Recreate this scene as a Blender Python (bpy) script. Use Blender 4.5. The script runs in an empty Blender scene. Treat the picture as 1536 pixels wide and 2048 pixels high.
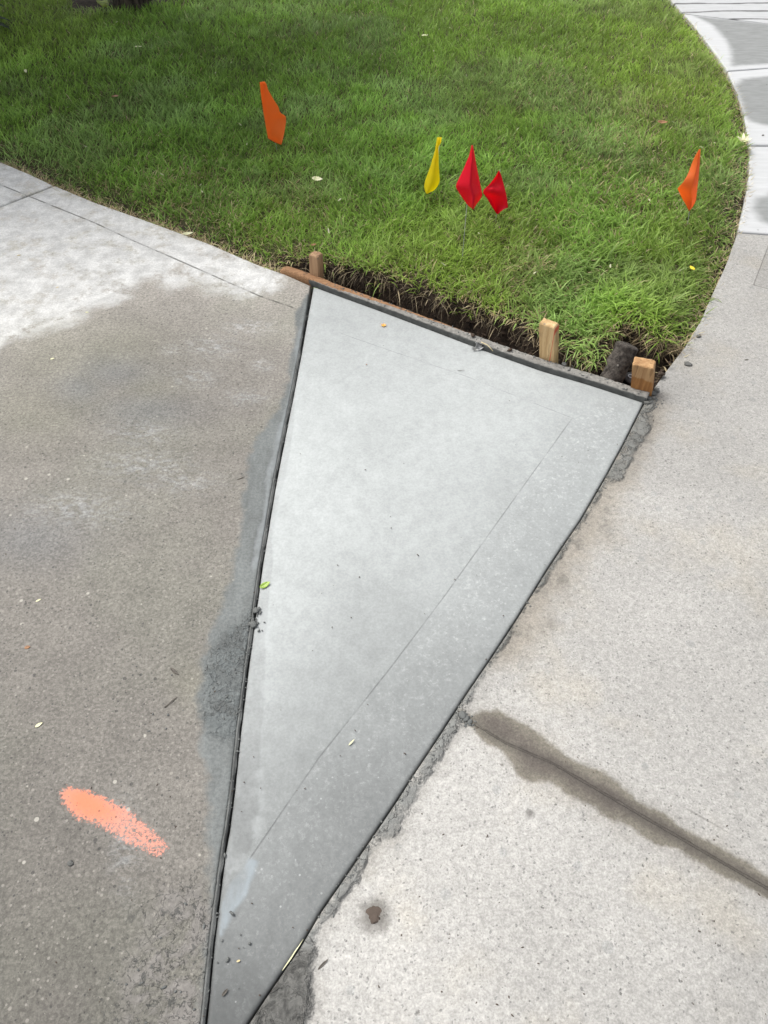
import bpy, bmesh, math, random
import numpy as np
from mathutils import Vector, noise as mnoise

random.seed(7)
rng = np.random.default_rng(7)
C = bpy.context.scene.collection
sc = bpy.context.scene

# ------------------------------------------------------------------ camera
CAM_H = 1.12
PITCH = math.radians(48.0)
FPX = 1539.0
cam_d = bpy.data.cameras.new("camera")
cam = bpy.data.objects.new("camera", cam_d); C.objects.link(cam)
cam_d.sensor_fit = 'VERTICAL'; cam_d.sensor_height = 36.0
cam_d.lens = 36.0 * FPX / 2048.0
cam_d.clip_start = 0.02; cam_d.clip_end = 500
cam.location = (0, 0, CAM_H)
cam.rotation_euler = (math.pi / 2 - PITCH, 0, 0)
sc.camera = cam

# ------------------------------------------------------------------ sky and sun (overcast)
SUN_EL, SUN_AZ = math.radians(58), math.radians(-62)
w = bpy.data.worlds.new("World"); sc.world = w; w.use_nodes = True
nt = w.node_tree; bg = nt.nodes["Background"]
sky = nt.nodes.new("ShaderNodeTexSky"); sky.sky_type = 'NISHITA'; sky.sun_disc = False
sky.sun_elevation = SUN_EL; sky.sun_rotation = SUN_AZ
sky.air_density = 1.0; sky.dust_density = 4.0
hs = nt.nodes.new("ShaderNodeHueSaturation"); hs.inputs["Saturation"].default_value = 0.22
nt.links.new(sky.outputs[0], hs.inputs["Color"]); nt.links.new(hs.outputs[0], bg.inputs["Color"])
bg.inputs["Strength"].default_value = 0.118
sd_ = bpy.data.lights.new("sun", 'SUN'); sun = bpy.data.objects.new("sun", sd_); C.objects.link(sun)
sd_.energy = 1.5; sd_.angle = math.radians(28); sd_.color = (1.0, 0.97, 0.92)
sdir = Vector((math.sin(SUN_AZ) * math.cos(SUN_EL), math.cos(SUN_AZ) * math.cos(SUN_EL), math.sin(SUN_EL)))
sun.rotation_euler = sdir.to_track_quat('Z', 'Y').to_euler()
sc.view_settings.view_transform = 'Standard'; sc.view_settings.look = 'None'
sc.view_settings.gamma = 1.0
sc.view_settings.exposure = 0.90

# ------------------------------------------------------------------ pixel <-> world
cp, sp = math.cos(PITCH), math.sin(PITCH)
def P(u, v, z=0.0):
    du, dv = u - 768.0, 1024.0 - v
    dx, dy, dz = du, FPX * cp + dv * sp, -FPX * sp + dv * cp
    t = (z - CAM_H) / dz
    return (dx * t, dy * t, z)
def PY(u, v, Y):
    du, dv = u - 768.0, 1024.0 - v
    dx, dy, dz = du, FPX * cp + dv * sp, -FPX * sp + dv * cp
    t = Y / dy
    return (dx * t, Y, CAM_H + dz * t)
def W2(pts, z=0.0):
    return np.array([P(u, v, z)[:2] for u, v in pts])
def proj(xy, z=0.0):
    x = xy[:, 0]; y = xy[:, 1]; dz = z - CAM_H
    dep = y * cp - dz * sp
    up = y * sp + dz * cp
    dep = np.maximum(dep, 1e-3)
    return 768 + FPX * x / dep, 1024 - FPX * up / dep

# ------------------------------------------------------------------ numeric helpers
def seg_dist(p, poly, closed=True):
    best = np.full(len(p), 1e9)
    n = len(poly)
    for i in range(n if closed else n - 1):
        a = poly[i]; b = poly[(i + 1) % n]; ab = b - a
        L = float(ab @ ab) + 1e-12
        t = np.clip(((p - a) @ ab) / L, 0, 1)
        d = np.hypot(*(p - a - t[:, None] * ab).T)
        best = np.minimum(best, d)
    return best
def inside(p, poly):
    x, y = p[:, 0], p[:, 1]; r = np.zeros(len(p), bool); n = len(poly); j = n - 1
    for i in range(n):
        xi, yi = poly[i]; xj, yj = poly[j]
        c = ((yi > y) != (yj > y))
        with np.errstate(divide='ignore', invalid='ignore'):
            xx = (xj - xi) * (y - yi) / (yj - yi + 1e-15) + xi
        r ^= c & (x < xx); j = i
    return r
def sdf(p, poly):
    d = seg_dist(p, poly); return np.where(inside(p, poly), d, -d)
def sline(p, pts):            # signed distance to an open polyline (ends carried on straight)
    pts = np.array(pts)
    a = pts[0] + (pts[0] - pts[1]) * 60; b = pts[-1] + (pts[-1] - pts[-2]) * 60
    q = np.vstack([a, pts[1:-1], b]) if len(pts) > 2 else np.vstack([a, b])
    best = np.full(len(p), 1e9); sg = np.ones(len(p))
    for i in range(len(q) - 1):
        A, B = q[i], q[i + 1]; ab = B - A
        t = np.clip(((p - A) @ ab) / float(ab @ ab), 0, 1)
        d = np.hypot(*(p - A - t[:, None] * ab).T)
        s = np.sign(ab[0] * (p[:, 1] - A[1]) - ab[1] * (p[:, 0] - A[0]))
        m = d < best; best = np.where(m, d, best); sg = np.where(m, s, sg)
    return best * sg
def sstep(a, b, x):
    t = np.clip((x - a) / (b - a), 0, 1); return t * t * (3 - 2 * t)
def vnoise(x, y, cell, seed):
    r = np.random.default_rng(seed); g = r.random((256, 256))
    fx, fy = x / cell + 1000.3, y / cell + 1000.7
    ix, iy = np.floor(fx).astype(int), np.floor(fy).astype(int)
    tx, ty = fx - ix, fy - iy
    tx = tx * tx * (3 - 2 * tx); ty = ty * ty * (3 - 2 * ty)
    G = lambda i, j: g[i % 256, j % 256]
    return (G(ix, iy) * (1 - tx) + G(ix + 1, iy) * tx) * (1 - ty) + (G(ix, iy + 1) * (1 - tx) + G(ix + 1, iy + 1) * tx) * ty
def fbm(x, y, cell, seed, o=3):
    s = 0; a = 1; t = 0
    for k in range(o):
        s = s + a * vnoise(x, y, cell / 2 ** k, seed + k); t += a; a *= .55
    return s / t
def field(xy, ctrl, sig=85.0):   # scattered values u, v, value carried to world points and smoothly blended
    u, v = proj(xy)
    num = 0; den = 0
    for c in ctrl:
        d2 = (u - c[0]) ** 2 + (v - c[1]) ** 2
        wt = np.exp(-d2 / (2 * sig ** 2)) + 2e-3 / (1 + d2 / 2e4) ** 2
        num = num + wt * c[2]; den = den + wt
    return num / den

def ceval(pts, t):
    pts = np.asarray(pts, float); L = np.concatenate([[0], np.cumsum(np.hypot(*np.diff(pts, axis=0).T))]); L /= L[-1]
    return np.stack([np.interp(t, L, pts[:, 0]), np.interp(t, L, pts[:, 1])], -1)

# ------------------------------------------------------------------ object helpers
def tag(o, label=None, cat=None, group=None, kind=None):
    if label: o['label'] = label
    if cat: o['category'] = cat
    if group: o['group'] = group
    if kind: o['kind'] = kind
    return o
def empty(name, loc):
    o = bpy.data.objects.new(name, None); C.objects.link(o); o.location = loc; o.empty_display_size = .02
    return o
def mesh_np(name, V, F, mat, parent=None, attrs=None, smooth=True, cols=None):
    me = bpy.data.meshes.new(name)
    V = np.asarray(V, np.float32)
    if parent is not None:
        V = V - np.array(parent.location, np.float32)
    if isinstance(F, tuple):      # (loop indices, loop totals)
        li, lt = F
        me.vertices.add(len(V)); me.vertices.foreach_set('co', V.ravel())
        me.loops.add(len(li)); me.loops.foreach_set('vertex_index', np.asarray(li, np.int32))
        ls = np.concatenate([[0], np.cumsum(lt)[:-1]]).astype(np.int32)
        me.polygons.add(len(lt)); me.polygons.foreach_set('loop_start', ls)
        me.polygons.foreach_set('loop_total', np.asarray(lt, np.int32))
        me.update(calc_edges=True); me.validate()
    else:
        me.from_pydata([tuple(map(float, v)) for v in V], [], F); me.update()
    if smooth: me.polygons.foreach_set('use_smooth', np.ones(len(me.polygons), bool))
    if attrs:
        for k, a in attrs.items():
            at = me.attributes.new(k, 'FLOAT', 'POINT'); at.data.foreach_set('value', np.asarray(a, np.float32))
    if cols is not None:
        at = me.attributes.new('col', 'FLOAT_COLOR', 'POINT')
        c4 = np.ones((len(V), 4), np.float32); c4[:, :3] = cols; at.data.foreach_set('color', c4.ravel())
    me.materials.append(mat)
    o = bpy.data.objects.new(name, me); C.objects.link(o)
    if parent is not None: o.parent = parent
    return o

# ------------------------------------------------------------------ shader helpers
class M:
    def __init__(s, name):
        s.m = bpy.data.materials.new(name); s.m.use_nodes = True; s.t = s.m.node_tree
        s.b = s.t.nodes['Principled BSDF']; s.b.inputs['Specular IOR Level'].default_value = .3
        g = s.t.nodes.new('ShaderNodeNewGeometry'); s.pos = g.outputs['Position']
        oc = s.t.nodes.new('ShaderNodeTexCoord'); s.obj = oc.outputs['Object']
    def n(s, ty, **kw):
        nd = s.t.nodes.new(ty)
        for k, v in kw.items(): setattr(nd, k, v)
        return nd
    def put(s, sock, v):
        if isinstance(v, (int, float)): sock.default_value = v
        elif isinstance(v, (tuple, list)):
            sock.default_value = tuple(v) + ((1,) if len(v) == 3 and len(sock.default_value) == 4 else ())
        else: s.t.links.new(v, sock)
    def math(s, op, a, b=0.0, clamp=False):
        nd = s.n('ShaderNodeMath', operation=op, use_clamp=clamp); s.put(nd.inputs[0], a); s.put(nd.inputs[1], b); return nd.outputs[0]
    def add(s, a, b): return s.math('ADD', a, b)
    def mul(s, a, b): return s.math('MULTIPLY', a, b)
    def ab(s, a): return s.math('ABSOLUTE', a)
    def mr(s, x, a, b, c=0.0, d=1.0):
        nd = s.n('ShaderNodeMapRange', interpolation_type='SMOOTHSTEP'); s.put(nd.inputs[0], x)
        for i, v in enumerate((a, b, c, d)): s.put(nd.inputs[i + 1], v)
        return nd.outputs[0]
    def mix(s, f, a, b, bt='MIX'):
        nd = s.n('ShaderNodeMix', data_type='RGBA', blend_type=bt); s.put(nd.inputs[0], f); s.put(nd.inputs[6], a); s.put(nd.inputs[7], b); return nd.outputs[2]
    def noise(s, sc_, det=3, ro=.55, vec=None, dist=0.0, w=None):
        nd = s.n('ShaderNodeTexNoise'); s.put(nd.inputs['Vector'], vec or s.pos)
        nd.inputs['Scale'].default_value = sc_; nd.inputs['Detail'].default_value = det
        nd.inputs['Roughness'].default_value = ro; nd.inputs['Distortion'].default_value = dist
        return nd.outputs['Fac']
    def vor(s, sc_, vec=None, rnd=1.0):
        nd = s.n('ShaderNodeTexVoronoi'); s.put(nd.inputs['Vector'], vec or s.pos)
        nd.inputs['Scale'].default_value = sc_; nd.inputs['Randomness'].default_value = rnd
        sep = s.n('ShaderNodeSeparateColor'); s.t.links.new(nd.outputs['Color'], sep.inputs[0])
        return nd.outputs['Distance'], sep.outputs[0], sep.outputs[1]
    def specks(s, sc_, share, r0, r1, vec=None):   # random flecks: share of cells, radius range
        d, a, b = s.vor(sc_, vec)
        rad = s.math('MULTIPLY_ADD', b, r1 - r0); s.t.nodes[-1].inputs[2].default_value = r0
        m = s.mr(s.math('SUBTRACT', rad, d), -.04, .04)
        return s.mul(m, s.math('GREATER_THAN', a, 1 - share))
    def attr(s, name):
        nd = s.n('ShaderNodeAttribute', attribute_name=name); return nd.outputs['Fac']
    def acol(s, name):
        nd = s.n('ShaderNodeAttribute', attribute_name=name); return nd.outputs['Color']
    def stretch(s, sx, sy, sz, rot=0.0, vec=None):
        nd = s.n('ShaderNodeMapping'); s.put(nd.inputs[0], vec or s.pos)
        nd.inputs['Scale'].default_value = (sx, sy, sz); nd.inputs['Rotation'].default_value = (0, 0, rot); return nd.outputs[0]
    def grey(s, v, tint=(1, 1, 1)):
        nd = s.n('ShaderNodeCombineColor')
        for i in range(3): s.put(nd.inputs[i], s.mul(v, tint[i]))
        return nd.outputs[0]
    def bump(s, h, strength, dist=.002, prev=None):
        nd = s.n('ShaderNodeBump'); s.put(nd.inputs['Height'], h); nd.inputs['Strength'].default_value = strength
        nd.inputs['Distance'].default_value = dist
        if prev: s.t.links.new(prev, nd.inputs['Normal'])
        return nd.outputs[0]
    def out(s, col, rough=.85, nrm=None, k=None):
        if k: col = s.mix(1.0, col, (k, k, k, 1), 'MULTIPLY')
        s.put(s.b.inputs['Base Color'], col); s.put(s.b.inputs['Roughness'], rough)
        if nrm: s.t.links.new(nrm, s.b.inputs['Normal'])
        return s.m

def mask_sd(m, name, soft, amp, nsc, det=4):      # ragged edged mask from a distance attribute
    d = m.attr(name)
    nz = m.math('SUBTRACT', m.noise(nsc, det, .65), .5)
    return m.mr(m.add(d, m.mul(nz, amp)), -soft, soft)

def simple_mat(name, col, rough=.7, var=.25, nsc=60, bump=.3, bd=.001):
    m = M(name); nz = m.noise(nsc, 4, .6, vec=m.obj)
    c = m.mix(nz, tuple(x * (1 - var) for x in col), tuple(min(1, x * (1 + var)) for x in col))
    return m.out(c, rough, m.bump(m.noise(nsc * 3, 3, .6, vec=m.obj), bump, bd))

# ------------------------------------------------------------------ traced lines of the place (on the ground)
J_LEFT = [(625.5, 571), (616.4, 628), (603, 704), (588.7, 780), (573, 858), (551, 970), (526, 1122), (507, 1258),
          (496, 1341), (480.6, 1466), (470, 1570), (458.5, 1660), (451, 1700), (428.4, 1882), (412.5, 2046), (390, 2290)]
J_RIGHT = [(1288, 803), (1280, 820), (1246, 888), (1212, 950), (1161, 1038), (1130, 1083), (1096, 1134), (1034, 1234),
           (980, 1316), (936, 1380), (879.5, 1467), (831.6, 1539), (793, 1599), (739, 1679), (694, 1745), (640, 1823),
           (600.7, 1890), (526.4, 1999), (494, 2048), (420, 2160)]
LAWN_L = [(-900, 190), (-500, 228), (-200, 275), (0, 323), (60, 348), (110, 371), (190, 405), (300, 444), (420, 488), (470, 510), (520, 531), (561, 546)]
LAWN_R = [(1308, 776), (1330, 745), (1372, 690), (1402, 640), (1424, 590), (1452, 530), (1475, 466), (1490, 400), (1499, 340),
          (1499, 290), (1490, 240), (1476, 190), (1456, 143), (1426, 100), (1394, 58), (1368, 28), (1338, -5), (1300, -50), (1230, -110), (1100, -190)]
BOARD_F0, BOARD_F1 = (560, 545), (1287, 803)

jl = W2(J_LEFT); jr = W2(J_RIGHT)
lawnL = W2(LAWN_L); lawnR = W2(LAWN_R)
b0 = np.array(P(*BOARD_F0)[:2]); b1 = np.array(P(*BOARD_F1)[:2])
bdir = (b1 - b0) / np.linalg.norm(b1 - b0); bnrm = np.array([-bdir[1], bdir[0]])     # bnrm points to the lawn
BOARD_H = .013; BOARD_W = .026
bfront = W2([(560, 545), (617.7, 564.6), (666, 585.5), (749, 615.4), (835, 648), (921, 680.5), (1000, 710), (1082, 739), (1180, 768), (1287, 803)])
def bpt(f): return ceval(bfront, [f])[0]

EDGE = np.array([0, .0008, .002, .004, .007, .012])
def slab(name, left, right, top, bottom, mat, z=0.0, rnd=.006, step=.009, attrf=None, thick=.1):
    left, right, top, bottom = [np.asarray(a, float) for a in (left, right, top, bottom)]
    plen = lambda a: np.hypot(*np.diff(a, axis=0).T).sum()
    H = max(plen(left), plen(right)); nt_ = int(H / step) + 2; ns = int(max(plen(top), plen(bottom)) / step) + 2
    tt = np.concatenate([EDGE / H, np.linspace(.02 / H, 1 - .02 / H, nt_), 1 - EDGE[::-1] / H])
    Lp, Rp = ceval(left, tt), ceval(right, tt)
    Wd = np.maximum(np.hypot(*(Rp - Lp).T), .05)[:, None]
    e = np.minimum(EDGE[None] / Wd, .2 * EDGE[None] / EDGE[-1] + 0 * Wd)
    lo = np.minimum(.016 / Wd, .25)
    S = np.concatenate([e, lo + (1 - 2 * lo) * np.linspace(0, 1, ns)[None], 1 - e[:, ::-1]], 1)
    T = np.repeat(tt[:, None], S.shape[1], 1)
    Tp, Bp = ceval(top, S.ravel()).reshape(S.shape + (2,)), ceval(bottom, S.ravel()).reshape(S.shape + (2,))
    s_, t_ = S[..., None], T[..., None]
    G = (1 - s_) * Lp[:, None] + s_ * Rp[:, None] + (1 - t_) * Tp + t_ * Bp \
        - ((1 - s_) * (1 - t_) * left[0] + s_ * (1 - t_) * right[0] + (1 - s_) * t_ * left[-1] + s_ * t_ * right[-1])
    R, K = S.shape; xy = G.reshape(-1, 2)
    bd = np.vstack([top, right[1:], bottom[::-1][1:], left[::-1][1:-1]])
    d = seg_dist(xy, bd)
    dd = np.clip(rnd - d, 0, rnd)
    zz = z - (rnd - np.sqrt(np.maximum(rnd ** 2 - dd ** 2, 0))) + .0015 * (fbm(xy[:, 0], xy[:, 1], .25, 5) - .5)
    V = np.column_stack([xy, zz])
    idx = np.arange(R * K).reshape(R, K)
    q = np.stack([idx[:-1, :-1], idx[1:, :-1], idx[1:, 1:], idx[:-1, 1:]], -1).reshape(-1, 4)
    ring = np.concatenate([idx[0, :], idx[1:, -1], idx[-1, ::-1][1:], idx[1:-1, 0][::-1]])
    nb = len(V); Vb = V[ring].copy(); Vb[:, 2] = z - thick; V = np.vstack([V, Vb]); n = len(ring)
    a = ring; b = np.roll(ring, -1); c = nb + np.roll(np.arange(n), -1); e_ = nb + np.arange(n)
    q = np.vstack([q, np.stack([a, b, c, e_], -1)])
    attrs = {'edge': np.concatenate([d, np.zeros(n)])}
    if attrf:
        full = V[:, :2]
        attrs.update(attrf(full))
    # face winding: make the top face up
    p0, p1, p2 = V[q[len(q) // 3, 0]], V[q[len(q) // 3, 1]], V[q[len(q) // 3, 2]]
    if np.cross(p1 - p0, p2 - p0)[2] < 0: q = q[:, ::-1]
    o = mesh_np(name, V, (q.ravel(), np.full(len(q), 4)), mat, attrs=attrs)
    return o

def lerp_ext(a, b, d):         # point d metres past b on the line a->b
    a, b = np.asarray(a), np.asarray(b); v = (b - a) / np.linalg.norm(b - a); return b + v * d

# --- paint mark and stain outlines, in photo pixels
SMEAR = [(628, 575), (604, 600), (592, 622), (586, 700), (577, 760), (556, 815), (520, 870), (495, 915), (492, 965), (484, 1010), (480, 1075),
         (466, 1112), (463, 1150), (442, 1215), (422, 1265), (404, 1320), (397, 1395), (402, 1480), (414, 1560), (419, 1650),
         (414, 1740), (420, 1850), (404, 1950), (395, 2090), (430, 2090), (420, 1980), (460, 1650), (500, 1300), (560, 950), (610, 690)]
SMEAR_PALE = [(618, 630), (600, 640), (590, 700), (584, 770), (556, 850), (548, 900), (530, 960), (532, 1010), (512, 1080), (505, 1130), (500, 1160), (516, 1130), (548, 985), (572, 860), (600, 720)]
CRUST = [(505, 1225), (460, 1255), (430, 1290), (408, 1340), (402, 1400), (398, 1450), (440, 1480), (480, 1470), (492, 1380), (500, 1290)]
DRY = [(-400, 200), (0, 310), (110, 360), (300, 440), (450, 500), (560, 535), (575, 570), (520, 590), (470, 600), (400, 568), (345, 580), (300, 560), (240, 600), (150, 640), (60, 665), (0, 700), (-400, 830)]
PAINT = [(118, 1583), (135, 1572), (170, 1580), (195, 1588), (222, 1600), (256, 1615), (290, 1645), (320, 1672), (338, 1690),
         (332, 1705), (312, 1718), (285, 1700), (250, 1686), (218, 1666), (190, 1648), (158, 1640), (140, 1625), (122, 1603)]
PAINT_D = [(135, 1585), (175, 1582), (200, 1600), (225, 1630), (190, 1632), (150, 1622)]
BTM_BROWN = [(300, 1830), (330, 1790), (400, 1770), (425, 1830), (415, 1930), (400, 2048), (300, 2100), (240, 2060), (250, 1960), (290, 1900)]
MORT_R = [(1290, 800), (1312, 790), (1306, 822), (1300, 862), (1272, 900), (1244, 960), (1212, 966), (1188, 1010), (1160, 1052), (1128, 1105), (1092, 1160), (1060, 1196),
          (1030, 1252), (1000, 1306), (965, 1352), (934, 1415), (930, 1440), (900, 1482), (882, 1515), (842, 1572), (812, 1635), (803, 1662), (786, 1676), (765, 1678), (742, 1704),
          (722, 1752), (690, 1792), (652, 1846), (625, 1880), (632, 1905), (622, 1925), (618, 1965), (626, 2005), (608, 2060), (560, 2140), (430, 2150), (600, 1888), (740, 1675), (935, 1378), (1160, 1036)]
c5 = lambda pts: [(880 + x / 2.3415, 1380 + y / 2.3415) for x, y in pts]
STAIN = c5([(95, 100), (150, 120), (200, 95), (270, 92), (330, 120), (400, 165), (450, 195), (510, 250), (600, 315), (700, 365), (800, 415), (870, 475), (960, 530),
            (1050, 585), (1150, 660), (1300, 745), (1420, 800), (1560, 885), (1900, 1080), (1900, 1190), (1560, 980), (1400, 900), (1300, 855), (1180, 790), (1100, 750), (1000, 710),
            (900, 640), (780, 590), (700, 540), (600, 490), (520, 440), (430, 425), (370, 400), (330, 340), (300, 290), (220, 250), (160, 190), (110, 150)])
JOINT_R = c5([(90, 115), (310, 250), (530, 345), (1000, 620), (1250, 765), (1536, 930), (1900, 1130)])
LINE_R2 = c5([(430, 170), (880, 400), (1180, 570), (1480, 740), (1800, 930)])
LINE_L = [(69, 397), (187, 444.6), (250, 474), (350, 517.5), (417, 547), (521, 592.5), (587.5, 615.4)]
SC_A = [(640, 648), (700, 672), (760, 693), (860, 727), (935, 752), (1005, 780), (1145, 835)]
SC_B = [(1145, 835), (1060, 953), (890, 1190), (780, 1336), (640, 1512), (500, 1716)]
WIPE = [(498, 1716), (512, 1722), (508, 1740), (490, 1790), (465, 1830), (440, 1870), (445, 1800), (470, 1755)]
GREYDARK_C = [(1145, 835), (1060, 953), (890, 1190), (780, 1336), (640, 1512), (500, 1700), (420, 1980), (480, 2080), (640, 1823), (880, 1467), (1096, 1134), (1290, 805), (1200, 790)]
LEFTSTRIP_C = [(588.7, 780), (588, 850), (575, 930), (555, 1010), (543, 1080), (545, 1130), (537, 1200), (532, 1260), (528, 1400), (520, 1500), (515, 1620), (500, 1700), (440, 1760), (480, 1450), (507, 1258), (551, 970), (573, 858)]

def blobs(u, v, L):
    r = 0
    for (cu, cv, su, sv_) in L: r = np.maximum(r, np.exp(-((u - cu) / su) ** 2 / 2 - ((v - cv) / sv_) ** 2 / 2))
    return r + 0 * u
def a_left(xy):
    u, v = proj(xy)
    return {'smear': sdf(xy, W2(SMEAR)), 'pale': sdf(xy, W2(SMEAR_PALE)), 'crust': sdf(xy, W2(CRUST)), 'dry': sdf(xy, W2(DRY)),
            'paint': sdf(xy, W2(PAINT)), 'paintd': sdf(xy, W2(PAINT_D)), 'brown': sdf(xy, W2(BTM_BROWN)),
            'line': sline(xy, W2(LINE_L)),
            'scuff': blobs(u, v, [(280, 865, 45, 18), (290, 930, 60, 20), (365, 965, 50, 14), (385, 755, 32, 14), (420, 695, 35, 14), (500, 655, 30, 9), (490, 795, 30, 10), (525, 730, 14, 8), (340, 700, 12, 8), (150, 1020, 70, 25), (250, 1690, 20, 60)]),
            'olive': blobs(u, v, [(230, 700, 90, 45), (60, 820, 90, 50), (300, 770, 50, 30), (380, 1370, 30, 35), (120, 720, 80, 50)]),
            'blueg': blobs(u, v, [(230, 745, 55, 22), (160, 775, 35, 22), (300, 820, 70, 22), (60, 1080, 80, 40)]),
            'lineM': sstep(596, 584, u),
            'tone': field(xy, [(100, 560, .6), (300, 470, .62), (450, 530, .56), (560, 570, .40), (250, 640, .32), (60, 740, .30), (420, 660, .27), (200, 780, .235), (330, 740, .225),
                               (500, 720, .25), (100, 900, .26), (300, 900, .25), (450, 900, .24), (100, 1100, .25), (300, 1100, .245), (430, 1080, .25),
                               (60, 1250, .235), (300, 1250, .23), (100, 1400, .225), (370, 1400, .235), (60, 1560, .20), (250, 1500, .21), (380, 1560, .24),
                               (60, 1700, .195), (230, 1760, .19), (380, 1650, .25), (60, 1900, .18), (200, 1900, .175), (350, 1850, .22), (150, 2040, .165), (-300, 900, .25), (-300, 1500, .22)])}
def a_ctr(xy):
    u, v = proj(xy)
    return {'scA': sline(xy, W2(SC_A)), 'scB': sline(xy, W2(SC_B)),
            'mA': sstep(650, 700, u) * sstep(1149, 1143, u), 'mB': sstep(832, 840, v) * sstep(1722, 1712, v),
            'dark': sdf(xy, W2(GREYDARK_C)), 'strip': sdf(xy, W2(LEFTSTRIP_C)), 'wipe': sdf(xy, W2(WIPE)),
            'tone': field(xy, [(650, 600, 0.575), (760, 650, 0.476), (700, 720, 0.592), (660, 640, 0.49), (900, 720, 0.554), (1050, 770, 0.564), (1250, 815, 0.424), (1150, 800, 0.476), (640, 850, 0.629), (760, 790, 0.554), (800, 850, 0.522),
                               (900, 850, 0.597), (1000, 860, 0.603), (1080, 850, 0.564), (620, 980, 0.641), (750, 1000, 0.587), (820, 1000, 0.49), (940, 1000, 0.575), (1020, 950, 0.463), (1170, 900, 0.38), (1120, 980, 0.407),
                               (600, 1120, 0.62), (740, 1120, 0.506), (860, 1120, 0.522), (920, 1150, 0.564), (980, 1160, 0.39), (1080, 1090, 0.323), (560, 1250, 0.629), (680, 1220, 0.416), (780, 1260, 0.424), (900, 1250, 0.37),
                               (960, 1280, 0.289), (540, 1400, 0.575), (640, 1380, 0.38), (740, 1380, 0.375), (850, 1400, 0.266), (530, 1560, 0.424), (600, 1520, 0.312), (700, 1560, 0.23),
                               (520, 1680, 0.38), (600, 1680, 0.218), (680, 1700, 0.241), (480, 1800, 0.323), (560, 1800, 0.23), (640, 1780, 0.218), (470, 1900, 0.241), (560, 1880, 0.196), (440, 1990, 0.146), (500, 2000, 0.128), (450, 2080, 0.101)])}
def a_right(xy):
    u, v = proj(xy)
    return {'mort': sdf(xy, W2(MORT_R)), 'stain': sdf(xy, W2(STAIN)), 'joint': sline(xy, W2(JOINT_R)), 'line2': sline(xy, W2(LINE_R2)),
            'frame': sdf(xy, W2([(1528, 515), (1507, 570), (1560, 584), (1900, 640), (1900, 400), (1560, 430)])),
            'jd': seg_dist(xy, jrr[:-2], False), 'tanM': sstep(1360, 1300, v) * sstep(770, 800, v),
            'jM': sstep(915, 925, u), 'l2M': sstep(1060, 1100, u),
            'spot': np.hypot(*(xy - np.array(P(749, 1830)[:2])).T), 'spot2': np.hypot(*(xy - np.array(P(1061, 1627)[:2])).T),
            'grout': np.maximum(sdf(xy, W2([(420, 2160), (494, 2048), (526, 1999), (590, 1905), (632, 1900), (622, 1925), (618, 1965), (626, 2005), (608, 2060), (560, 2160)])), -.3),
            'tone': field(xy, [(1500, 500, .50), (1440, 560, .56), (1520, 580, .38), (1400, 660, .58), (1500, 680, .50), (1360, 740, .42), (1450, 740, .53), (1320, 800, .34), (1360, 840, .42), (1400, 790, .55), (1330, 880, .52), (1300, 830, .33),
                               (1490, 760, .42), (1470, 850, .52), (1300, 960, .60), (1200, 1060, .58), (1160, 1080, .45), (1150, 1150, .42), (1090, 1210, .46), (1050, 1260, .42), (1120, 1200, .62), (1250, 1200, .56), (1400, 1100, .53), (1500, 1000, .50),
                               (1050, 1330, .60), (1200, 1400, .57), (1400, 1350, .50), (1500, 1250, .48), (1300, 1500, .55), (1500, 1550, .50), (930, 1500, .66), (1000, 1600, .60), (900, 1650, .62),
                               (830, 1760, .64), (1000, 1800, .58), (1200, 1750, .56), (1400, 1850, .53), (720, 1900, .66), (900, 1950, .62), (1100, 2000, .56), (1300, 1950, .53), (1500, 2000, .46), (660, 2030, .62)])}

# --- old driveway material
m = M('old_damp_concrete'); wp = m.noise(35, 4, .65)
dry = mask_sd(m, 'dry', .03, .16, 9, 6)
tone = m.attr('tone')
v1 = m.mul(tone, m.mr(m.noise(14, 6, .68), .25, .75, .89, 1.10))
v1 = m.mul(v1, m.mr(m.noise(170, 3, .7), .3, .7, .80, 1.18))
v1 = m.mul(v1, m.mr(m.noise(420, 2, .7), .3, .7, .86, 1.14))
_, ca, cb = m.vor(260); v1 = m.mul(v1, m.add(.82, m.mul(ca, .34)))
v1 = m.mul(v1, 1.10); c1 = m.grey(v1, (1.06, .99, .885))
c1 = m.mix(m.mr(m.noise(3.1, 3, .5), .45, .62, 0, .55), c1, m.grey(v1, (1.02, 1.0, .84)))
c1 = m.mix(m.mul(m.specks(230, .13, .1, .42), .75), c1, m.grey(v1, (.42, .41, .40)))
c1 = m.mix(m.mul(m.specks(120, .05, .1, .38), .75), c1, m.grey(v1, (.38, .37, .35)))
c1 = m.mix(m.mul(m.specks(160, .16, .1, .38), .55), c1, (.48, .45, .40, 1))
c1 = m.mix(m.mul(m.specks(70, .05, .08, .26), .8), c1, (.62, .59, .52, 1))
dv = m.mr(m.noise(22, 7, .72), .3, .68, .66, 1.0)
dv = m.mul(dv, m.mr(m.noise(200, 3, .7), .3, .7, .85, 1.12))
_dry = dry; c1 = m.mix(m.mul(dry, m.mr(m.noise(13, 8, .78), .37, .50, .15, 1)), c1, m.grey(dv, (1.0, .995, .965)))
c1 = m.mix(m.mul(m.attr('scuff'), m.mr(m.noise(38, 6, .75, vec=m.stretch(1, 2.2, 1, .5)), .44, .60)), c1, m.grey(v1, (1.5, 1.5, 1.45)))
c1 = m.mix(m.mul(m.attr('olive'), .35), c1, m.grey(v1, (1.02, 1.0, .74)))
c1 = m.mix(m.mul(m.attr('blueg'), .45), c1, m.grey(v1, (.80, .84, .88)))
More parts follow.
